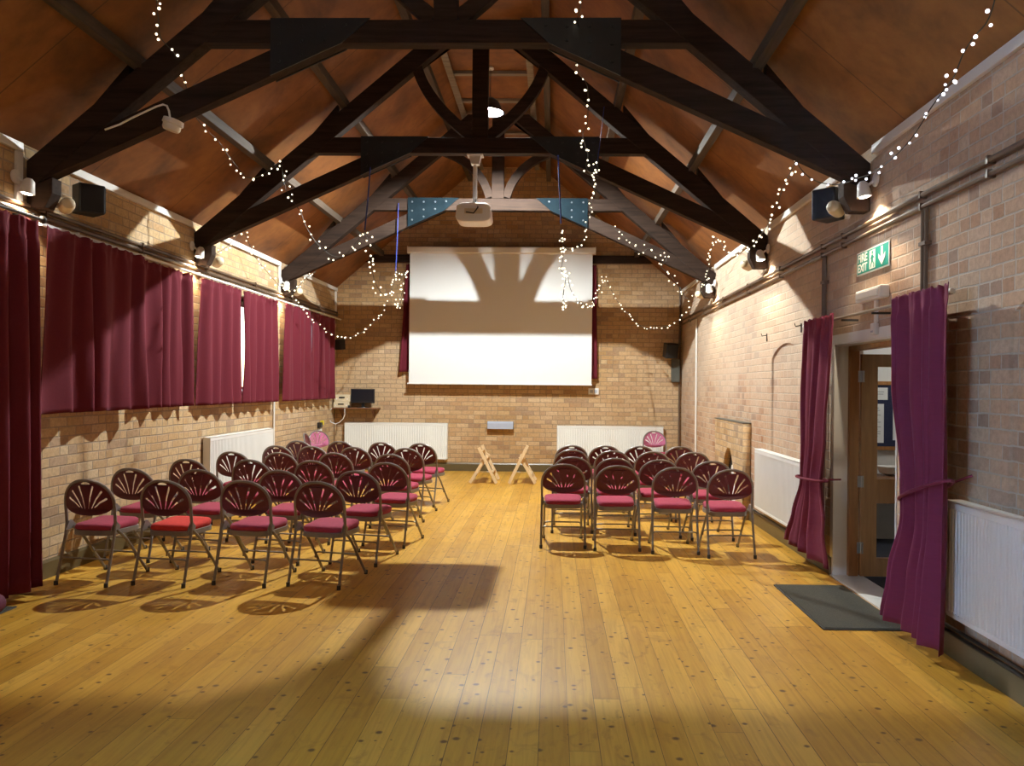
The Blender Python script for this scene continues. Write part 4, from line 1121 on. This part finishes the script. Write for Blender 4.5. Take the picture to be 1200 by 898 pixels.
# wall hooks near the arch
for k, (px, py, lab) in enumerate(((897, 396, 'small iron hook on the brick beside the blind arch'), (937, 385, 'small iron hook on the brick beside the door curtain pole'))):
    q = at(px, py, X=XR-0.02)
    mb = MB(); mb.tube([(XR-0.003, q.y, q.z+0.03), (XR-0.06, q.y, q.z+0.02), (XR-0.07, q.y, q.z+0.05)], 0.005, 6); mb.box(XR-0.008, XR-0.002, q.y-0.012, q.y+0.012, q.z-0.04, q.z+0.05)
    tag(mb.build('wall_hook', M['iron']), lab, 'hook', 'wall hooks')

# ------------------------------------------------------------------ mats and roll on the floor
mb = MB(); mb.box(1.87, 2.45, 5.31, 6.50, 0.001, 0.013)
t = thing('door_mat', (2.16, 5.9, 0.0), 'dark grey doormat on the boards in front of the doorway', 'doormat')
mb.bm.free(); MB().box(1.885, 2.435, 5.325, 6.485, 0.001, 0.014).build('pile', M['mat'], t)
MB().holes(rect(1.87, 2.45, 5.31, 6.50), [rect(1.886, 2.434, 5.326, 6.484)], 'Z', 0.001, 0.009).build('edging', M['rubber'], t)
t = thing('door_mat', (-4.1, 5.55, 0.0), 'dark grey doormat corner beside the long curtain at the window wall', 'doormat')
MB().box(-4.22, -3.93, 4.9, at(20, 713, Z=0).y, 0.001, 0.013).build('pile', M['mat'], t)
MB().holes(rect(-4.235, -3.915, 4.885, at(20, 713, Z=0).y+0.015), [rect(-4.219, -3.931, 4.901, at(20, 713, Z=0).y-0.001)], 'Z', 0.001, 0.009).build('edging', M['rubber'], t)
q = at(4, 697, Y=5.75)
mb = MB(); c0 = Vector((-3.93, 5.40, 0.084)); ax = Vector((-0.06, -0.95, 0)).normalized()
mb.tube([c0, c0+ax*0.012, c0+ax*0.03, c0+ax*0.55, c0+ax*0.57], [0.045, 0.06, 0.068, 0.068, 0.05], 18)
tag(mb.build('rolled_cloth', M['maroon_bag'], smooth=True), 'maroon rolled-up cloth lying on the mat by the long curtain', 'rolled cloth')

# ------------------------------------------------------------------ projector on truss two
PY = TY[1]
b0 = at(557, 184, Y=PY); b1 = at(557, 240, Y=PY); pr = at(556, 251, Y=PY)
t = thing('projector', (pr.x, PY, pr.z-0.13), 'white ceiling projector hanging on a pole from the second truss', 'projector')
mb = MB(); mb.box(b0.x-0.095, b0.x+0.095, PY-0.07, PY+0.07, 4.37, 4.389); mb.prism([(b0.x-0.07, 4.369), (b0.x+0.07, 4.369), (b0.x+0.045, 4.27), (b0.x-0.045, 4.27)], 'Y', PY-0.05, PY+0.05)
mb.build('mounting_plate', M['white_plastic'], t, bevel=0.004)
MB().tube([(b0.x, PY, 4.29), (b0.x, PY, b1.z)], 0.026, 12).build('pole', M['white_plastic'], t, smooth=True)
zt, zb_ = b1.z-0.01, at(556, 263, Y=PY).z
hw = (at(577, 250, Y=PY).x-at(535.5, 250, Y=PY).x)/2
out = []
for i in range(32):
    a = 2*PI*i/32; c, s_ = math.cos(a), math.sin(a)
    out.append((pr.x+hw*math.copysign(abs(c)**0.45, c)*(1.0 if s_ < 0 else 0.96), (zt+zb_)/2+(zt-zb_)/2*math.copysign(abs(s_)**0.5, s_)))
MB().prism(out, 'Y', PY-0.16, PY+0.17).build('body', M['white_plastic'], t, bevel=0.015)
MB().lathe([(0.055, 0), (0.06, 0.03), (0.045, 0.035)], 18, Matrix.Translation((pr.x+0.1, PY+0.17, pr.z)) @ Matrix.Rotation(-PI/2, 4, 'X')).build('lens', M['black'], t, smooth=True)
MB().tube([(b1.x, PY-0.03, b1.z+0.05), (b1.x+0.03, PY-0.10, b1.z-0.02), (b1.x+0.05, PY-0.18, pr.z+0.04), (b1.x+0.0, PY-0.185, pr.z-0.03), (b1.x-0.09, PY-0.178, pr.z-0.015)], 0.008, 6).build('cable', M['black'], t, smooth=True)
MB().box(pr.x-0.1, pr.x+0.11, PY-0.165, PY-0.161, pr.z-0.03, pr.z+0.03).build('socket_panel', M['cream'], t)

# hanging lamp behind the second truss
LAMP = Vector((-0.875, 10.3, 5.40))
t = thing('hanging_lamp', (LAMP.x, LAMP.y, LAMP.z-0.07), 'bright bare lamp hanging below the ridge behind the second truss', 'lamp')
MB().lathe([(0.045, 0), (0.045, 0.02), (0.02, 0.03)], 14, Matrix.Translation((LAMP.x, LAMP.y, FLATZ-0.035))).build('ceiling_rose', M['white_plastic'], t)
MB().tube([(LAMP.x, LAMP.y, FLATZ-0.03), (LAMP.x, LAMP.y, LAMP.z+0.13)], 0.005, 6).build('flex', M['black'], t)
MB().lathe([(0.022, 0.065), (0.026, 0.075), (0.026, 0.12), (0.012, 0.135)], 12, Matrix.Translation(LAMP)).build('lamp_holder', M['black'], t, smooth=True)
MB().lathe([(0.03, 0.125), (0.05, 0.12), (0.11, 0.070), (0.175, -0.066), (0.180, -0.068), (0.116, 0.075), (0.052, 0.128)], 28, Matrix.Translation(LAMP)).build('lamp_shade', M['dark_steel'], t, smooth=True)
mb = MB(); mb.sphere(LAMP, 0.030, 20, 12)
M['lamp'] = emit('lit lamp glass', (0.95, 1.0, 0.97), 47000.0)
mb.build('bulb', M['lamp'], t, smooth=True)

# smoke detector on its white cable
DYY = 5.86
q = at(201.5, 148, Y=DYY)
t = thing('smoke_detector', (q.x, DYY, q.z), 'round white smoke detector on a curved white cable by the nearest truss', 'smoke detector')
RX = Matrix.Translation(q) @ Matrix.Rotation(0.28, 4, 'Y')
MB().lathe([(0.05, 0.055), (0.074, 0.05), (0.077, 0.015), (0.066, 0.008), (0.066, -0.02), (0.056, -0.035), (0.02, -0.04)][::-1], 24, RX).build('body', M['white_plastic'], t, smooth=True)
pts = [at(u, v, Y=DYY+0.02) for u, v in ((123, 152), (140, 146), (155, 138), (170, 131), (183, 125), (191, 122.5), (195.5, 124), (198, 130), (199.5, 140))]
MB().tube(pts, 0.0075, 8).build('cable', M['white_plastic'], t, smooth=True)

# small spotlights at the truss feet
def spot(base, head, aim, label, big=None):
    base, head, aim = Vector(base), Vector(head), Vector(aim)
    t = thing('spotlight', base, label, 'spotlight', 'white spotlights at the truss feet')
    dx = (head-base).normalized()
    wn = Vector((1 if base.x < 0 else -1, 0, 0))
    def al(v): return v.to_track_quat('Z', 'Y').to_matrix().to_4x4()
    MB().lathe([(0.055, 0), (0.055, 0.012), (0.03, 0.022)], 18, Matrix.Translation(base) @ al(wn)).build('base', M['white_plastic'], t, smooth=True)
    MB().tube([base, (base+head)/2+Vector((0, 0, 0.01)), head], 0.011, 8).build('arm', M['white_plastic'], t, smooth=True)
    d = (aim-head).normalized()
    MB().lathe([(0.022, -0.07), (0.04, -0.05), (0.048, 0.0), (0.056, 0.05), (0.05, 0.05)], 18, Matrix.Translation(head) @ al(d)).build('lamp_head', M['white_plastic'], t, smooth=True)
    MB().lathe([(0.048, 0.046), (0.03, 0.056), (0.005, 0.058)], 18, Matrix.Translation(head) @ al(d)).build('bulb', M['spot_face'], t, smooth=True)
    ld = bpy.data.lights.new('spot', 'SPOT'); ld.energy = SPOT_W; ld.color = (1.0, 0.80, 0.56); ld.spot_size = 2.0; ld.spot_blend = 0.6; ld.shadow_soft_size = 0.03
    lo = bpy.data.objects.new('spot_beam', ld); COL.objects.link(lo)
    lo.matrix_world = Matrix.Translation(head+d*0.075) @ (-d).to_track_quat('Z', 'Y').to_matrix().to_4x4()
SPOT_W = 75.0
lab = ['nearest', 'second', 'furthest']
for k, y in enumerate(TY):
    for s, xw, side in ((1, XL, 'window wall'), (-1, XR, 'door wall')):
        z = 3.22
        spot((xw+s*0.03, y-0.22 if k == 0 else y-0.16, z+0.05), (xw+s*0.12, y-0.20 if k == 0 else y-0.14, z-0.03), (xw+s*0.03, y-0.24, z-0.7),
             'small white spotlight on the %s by the foot of the %s truss' % (side, lab[k]))
        # cream canister lamp beside each
        t = thing('canister_lamp', (xw+s*0.2, y+0.16, z-0.1), 'cream canister lamp on the %s by the foot of the %s truss' % (side, lab[k]), 'lamp', 'cream canister lamps')
        q0 = Vector((xw+s*0.2, y+0.16, z-0.09)); dd = Vector((s*0.55, -0.6, 0.12)).normalized()
        MB().lathe([(0.04, -0.09), (0.055, -0.06), (0.058, 0.03), (0.05, 0.07), (0.03, 0.085)], 16, Matrix.Translation(q0) @ dd.to_track_quat('Z', 'Y').to_matrix().to_4x4()).build('can', M['cream'], t, smooth=True)
        MB().tube([q0-dd*0.05, (xw+s*0.01, y+0.17, z-0.09)], 0.012, 8).build('wall_mount', M['white_plastic'], t)

# blue ropes
def rope(pts, r, label):
    mb = MB(); mb.tube(pts, r, 6)
    return tag(mb.build('rope', M['rope'], smooth=True), label, 'rope', 'blue hanging ropes')
rope([at(434, 196, Y=TY[1]-0.09), at(431, 235, Y=TY[1]-0.09), at(427.5, 270, Y=TY[1]-0.09)], 0.009, 'blue rope hanging from the window-side gusset of the second truss')
rope([at(467, 238, Y=TY[2]-0.09), at(465.5, 280, Y=TY[2]-0.09), at(463.5, 322, Y=TY[2]-0.09)], 0.007, 'blue rope hanging from the window-side gusset of the furthest truss')
rope([at(654, 182, Y=TY[1]-0.16), at(656, 230, Y=TY[1]-0.16), at(657.5, 262, Y=TY[1]-0.16)], 0.009, 'blue rope hanging from the door-side gusset of the second truss')
rope([at(708, 125, Y=TY[1]-0.3), at(704, 160, Y=TY[1]-0.3), at(700, 190, Y=TY[1]-0.3)], 0.004, 'thin blue cord hanging near the fairy lights of the second truss')

# ------------------------------------------------------------------ fairy lights
bulb_me = {}
for k, r in (('led', 0.0098), ('led_cool', 0.0098)):
    bm = bmesh.new(); bmesh.ops.create_icosphere(bm, subdivisions=2, radius=r)
    for f in bm.faces: f.smooth = True
    me = bpy.data.meshes.new('bulb'); bm.to_mesh(me); bm.free(); me.materials.append(M[k]); bulb_me[k] = me
def catmull(P, k=6):
    out = []
    for i in range(len(P)-1):
        p0, p1, p2, p3 = P[max(i-1, 0)], P[i], P[i+1], P[min(i+2, len(P)-1)]
        for j in range(k):
            t = j/k
            out.append(0.5*((2*p1)+(p2-p0)*t+(2*p0-5*p1+4*p2-p3)*t*t+(3*p1-p0-3*p2+p3)*t**3))
    out.append(P[-1]); return out
def fairy(pts, step, label, mat='led', jit=0.035, size=1.0, seed=0, maxn=98):
    """pts: (px, py, depth)"""
    rnd = random.Random(seed)
    P = catmull([at(u, v, Y=y) for u, v, y in pts])
    mb = MB(); mb.tube(P, 0.0035, 5)
    o = mb.build('fairy_lights', M['cable'], loc=P[0])
    tag(o, label, 'fairy lights', 'fairy light strings')
    acc, nx, cnt = 0.0, step*0.4, 0
    for a, b in zip(P, P[1:]):
        L = (b-a).length
        while nx <= acc+L and cnt < maxn:
            q = a.lerp(b, (nx-acc)/L) + Vector((rnd.uniform(-1, 1), rnd.uniform(-1, 1)*0.5, rnd.uniform(-1, 1)))*jit
            bo = bpy.data.objects.new('bulb', bulb_me[mat]); COL.objects.link(bo); bo.parent = o
            bo.location = q - P[0]; s = size*rnd.uniform(0.8, 1.2); bo.scale = (s, s, s)
            cnt += 1; nx += step*rnd.uniform(0.6, 1.4)
        acc += L
    return o
def dl(pts, y0, y1):
    n_ = len(pts); return [(u, v, y0+(y1-y0)*i/(n_-1)) for i, (u, v) in enumerate(pts)]
fairy(dl([(184, -12), (184, 8), (186, 25), (189, 45), (204, 62), (211, 75), (217, 97), (221, 112), (223, 125), (228, 135), (240, 150), (257, 167), (268, 183), (277, 195), (288, 207), (300, 208), (312, 202), (322, 196), (328, 189)], 5.3, 8.75), 0.105,
      'fairy light string swooping from the top of the picture past the smoke detector', seed=1)
fairy(dl([(330, 193), (331, 202), (333, 216), (340, 232), (347, 241), (353, 250), (357, 262), (363, 273), (371, 285), (380, 293), (388, 299), (398, 301), (408, 296), (418, 284), (427, 272)], 8.75, 9.0), 0.062,
      'fairy light swag between the second truss rafter and the first blue rope', seed=2, jit=0.05)
fairy(dl([(427, 272), (433, 286), (432, 300), (435, 312), (438, 325), (443, 338), (450, 346), (457, 345), (462, 330), (464, 318), (470, 326), (475, 320), (473, 335), (470, 348), (468, 360), (462, 352)], 9.2, 11.85), 0.06,
      'tangled fairy light bunch hanging at the blue rope beside the screen', seed=3, jit=0.05, size=1.1)
fairy(dl([(10, 247), (28, 243), (45, 232), (65, 222), (88, 213), (101, 207), (113, 188), (122, 192), (133, 212), (145, 230), (157, 252), (170, 268), (182, 281), (197, 297), (212, 307)], 6.0, 8.8), 0.085,
      'fairy light string draped along the window wall at the nearest truss foot', seed=4)
fairy(dl([(212, 307), (225, 311), (240, 304), (255, 296), (265, 290), (278, 276), (284, 267), (290, 281), (299, 301), (310, 315), (321, 328), (331, 338), (340, 340), (350, 335), (360, 325), (370, 318)], 8.85, 11.8), 0.075,
      'fairy light string draped along the window wall between second and furthest truss', seed=5, size=1.1)
fairy(dl([(335, 338), (345, 350), (352, 361), (362, 371), (378, 384), (392, 393), (403, 396), (415, 394), (428, 387), (438, 378), (448, 366), (455, 352)], 11.7, 13.6), 0.085,
      'fairy light swag sagging across the brick beside the corner speaker', seed=6, jit=0.025, size=1.15)
fairy(dl([(684, -10), (680, 10), (677, 26), (681, 42), (684, 58), (676, 73), (678, 84), (688, 100), (689, 124), (688, 146), (683, 156), (685, 168), (689, 182), (687, 196), (694, 205), (701, 198), (697, 190)], 5.6, 8.95), 0.10,
      'fairy light string dropping past the nearest truss gusset to the second truss', seed=7)
fairy(dl([(697, 203), (698, 216), (694, 232), (692, 248), (688, 262), (685, 277), (677, 289), (668, 293), (661, 288), (658, 276), (659, 268)], 9.0, 8.95), 0.055,
      'fairy light loop hanging at the door-side blue rope above the screen', seed=8, jit=0.03)
fairy(dl([(659, 275), (660, 300), (658, 318), (663, 325), (660, 345), (662, 359), (659, 361), (664, 322), (669, 340), (680, 355), (690, 359), (697, 352), (704, 337), (708, 322)], 9.0, 13.6), 0.065,
      'fairy light strands dangling in front of the screen cloth', seed=9, jit=0.04, size=1.05)
fairy(dl([(711, 328), (717, 341), (726, 357), (737, 369), (745, 378), (757, 385), (770, 384), (785, 382), (796, 374), (803, 367), (808, 361)], 13.6, 12.6), 0.08,
      'fairy light swag across the brick beside the plug end of the screen', seed=10, jit=0.025, size=1.1)
fairy(dl([(720, 268), (728, 275), (737, 282), (746, 290), (752, 297), (760, 291), (768, 298), (777, 296), (781, 305), (775, 313), (785, 322), (795, 336), (803, 348), (806, 350), (809, 352)], 11.6, 11.3), 0.06,
      'fairy light string wound along the door-side brace of the furthest truss', seed=11, jit=0.06, size=1.05)
fairy(dl([(822, 338), (828, 325), (832, 308), (834, 292), (838, 279), (845, 285), (850, 294), (858, 299), (870, 293), (880, 290), (889, 279), (898, 266), (909, 246), (917, 222), (926, 203), (933, 188)], 11.7, 6.4), 0.085,
      'fairy light string zigzagging along the door wall between the trusses', seed=12, jit=0.035)
rp = [(933, 188), (940, 200), (952, 210), (966, 215), (985, 216), (1005, 209), (1022, 203), (1038, 192), (1052, 180), (1066, 165), (1078, 148), (1090, 128), (1108, 103), (1118, 90), (1128, 65), (1140, 45), (1155, 28), (1163, 10), (1168, -12)]
fairy([(u, v, min(6.02, 900*(2.36 if v > 90 else 2.2)/(u-630))) for u, v in rp], 0.10,
      'fairy light string climbing the door wall from the nearest truss foot', mat='led_cool', seed=13, jit=0.03, size=0.9)

# ------------------------------------------------------------------ light
def area(name, loc, aim, sx_, sy_, power, col, spread=PI):
    ld = bpy.data.lights.new(name, 'AREA'); ld.shape = 'RECTANGLE'; ld.size = sx_; ld.size_y = sy_; ld.energy = power; ld.color = col; ld.spread = spread
    o = bpy.data.objects.new(name, ld); COL.objects.link(o)
    d = (Vector(aim)-Vector(loc)).normalized()
    o.matrix_world = Matrix.Translation(loc) @ (-d).to_track_quat('Z', 'Y').to_matrix().to_4x4()
    return o
# daylight through the uncurtained window beside the viewpoint
area('daylight', (XL-0.5, 1.4, 2.45), (XR, 3.6, 0.9), 2.4, 1.2, 900, (0.34, 0.61, 1.0), 1.1)
# lobby ceiling light
area('lobby_light', (3.9, 7.6, 2.58), (3.9, 7.6, 0), 0.6, 0.6, 14, (1.0, 0.95, 0.88))
# warm fill light added behind the viewpoint to lift the foreground
pl = bpy.data.lights.new('hall_fill', 'POINT'); pl.energy = 95; pl.color = (1.0, 0.88, 0.72); pl.shadow_soft_size = 0.3
po = bpy.data.objects.new('hall_fill', pl); COL.objects.link(po); po.location = (-0.885, 0.2, 5.3)

w = bpy.data.worlds.new('sky'); SC.world = w; w.use_nodes = True
bg = w.node_tree.nodes['Background']
sky = w.node_tree.nodes.new('ShaderNodeTexSky')
try: sky.sky_type = 'NISHITA'; sky.sun_disc = False; sky.sun_elevation = 0.6
except Exception: pass
w.node_tree.links.new(sky.outputs[0], bg.inputs[0]); bg.inputs[1].default_value = 0.35

vs = SC.view_settings
vs.view_transform = 'Standard'; vs.look = 'None'; vs.exposure = 0.12; vs.gamma = 1.0; vs.use_curve_mapping = False
SC.cycles.use_denoising = True
SC.cycles.max_bounces = 8
SC.cycles.diffuse_bounces = 5
SC.cycles.sample_clamp_indirect = 6.0
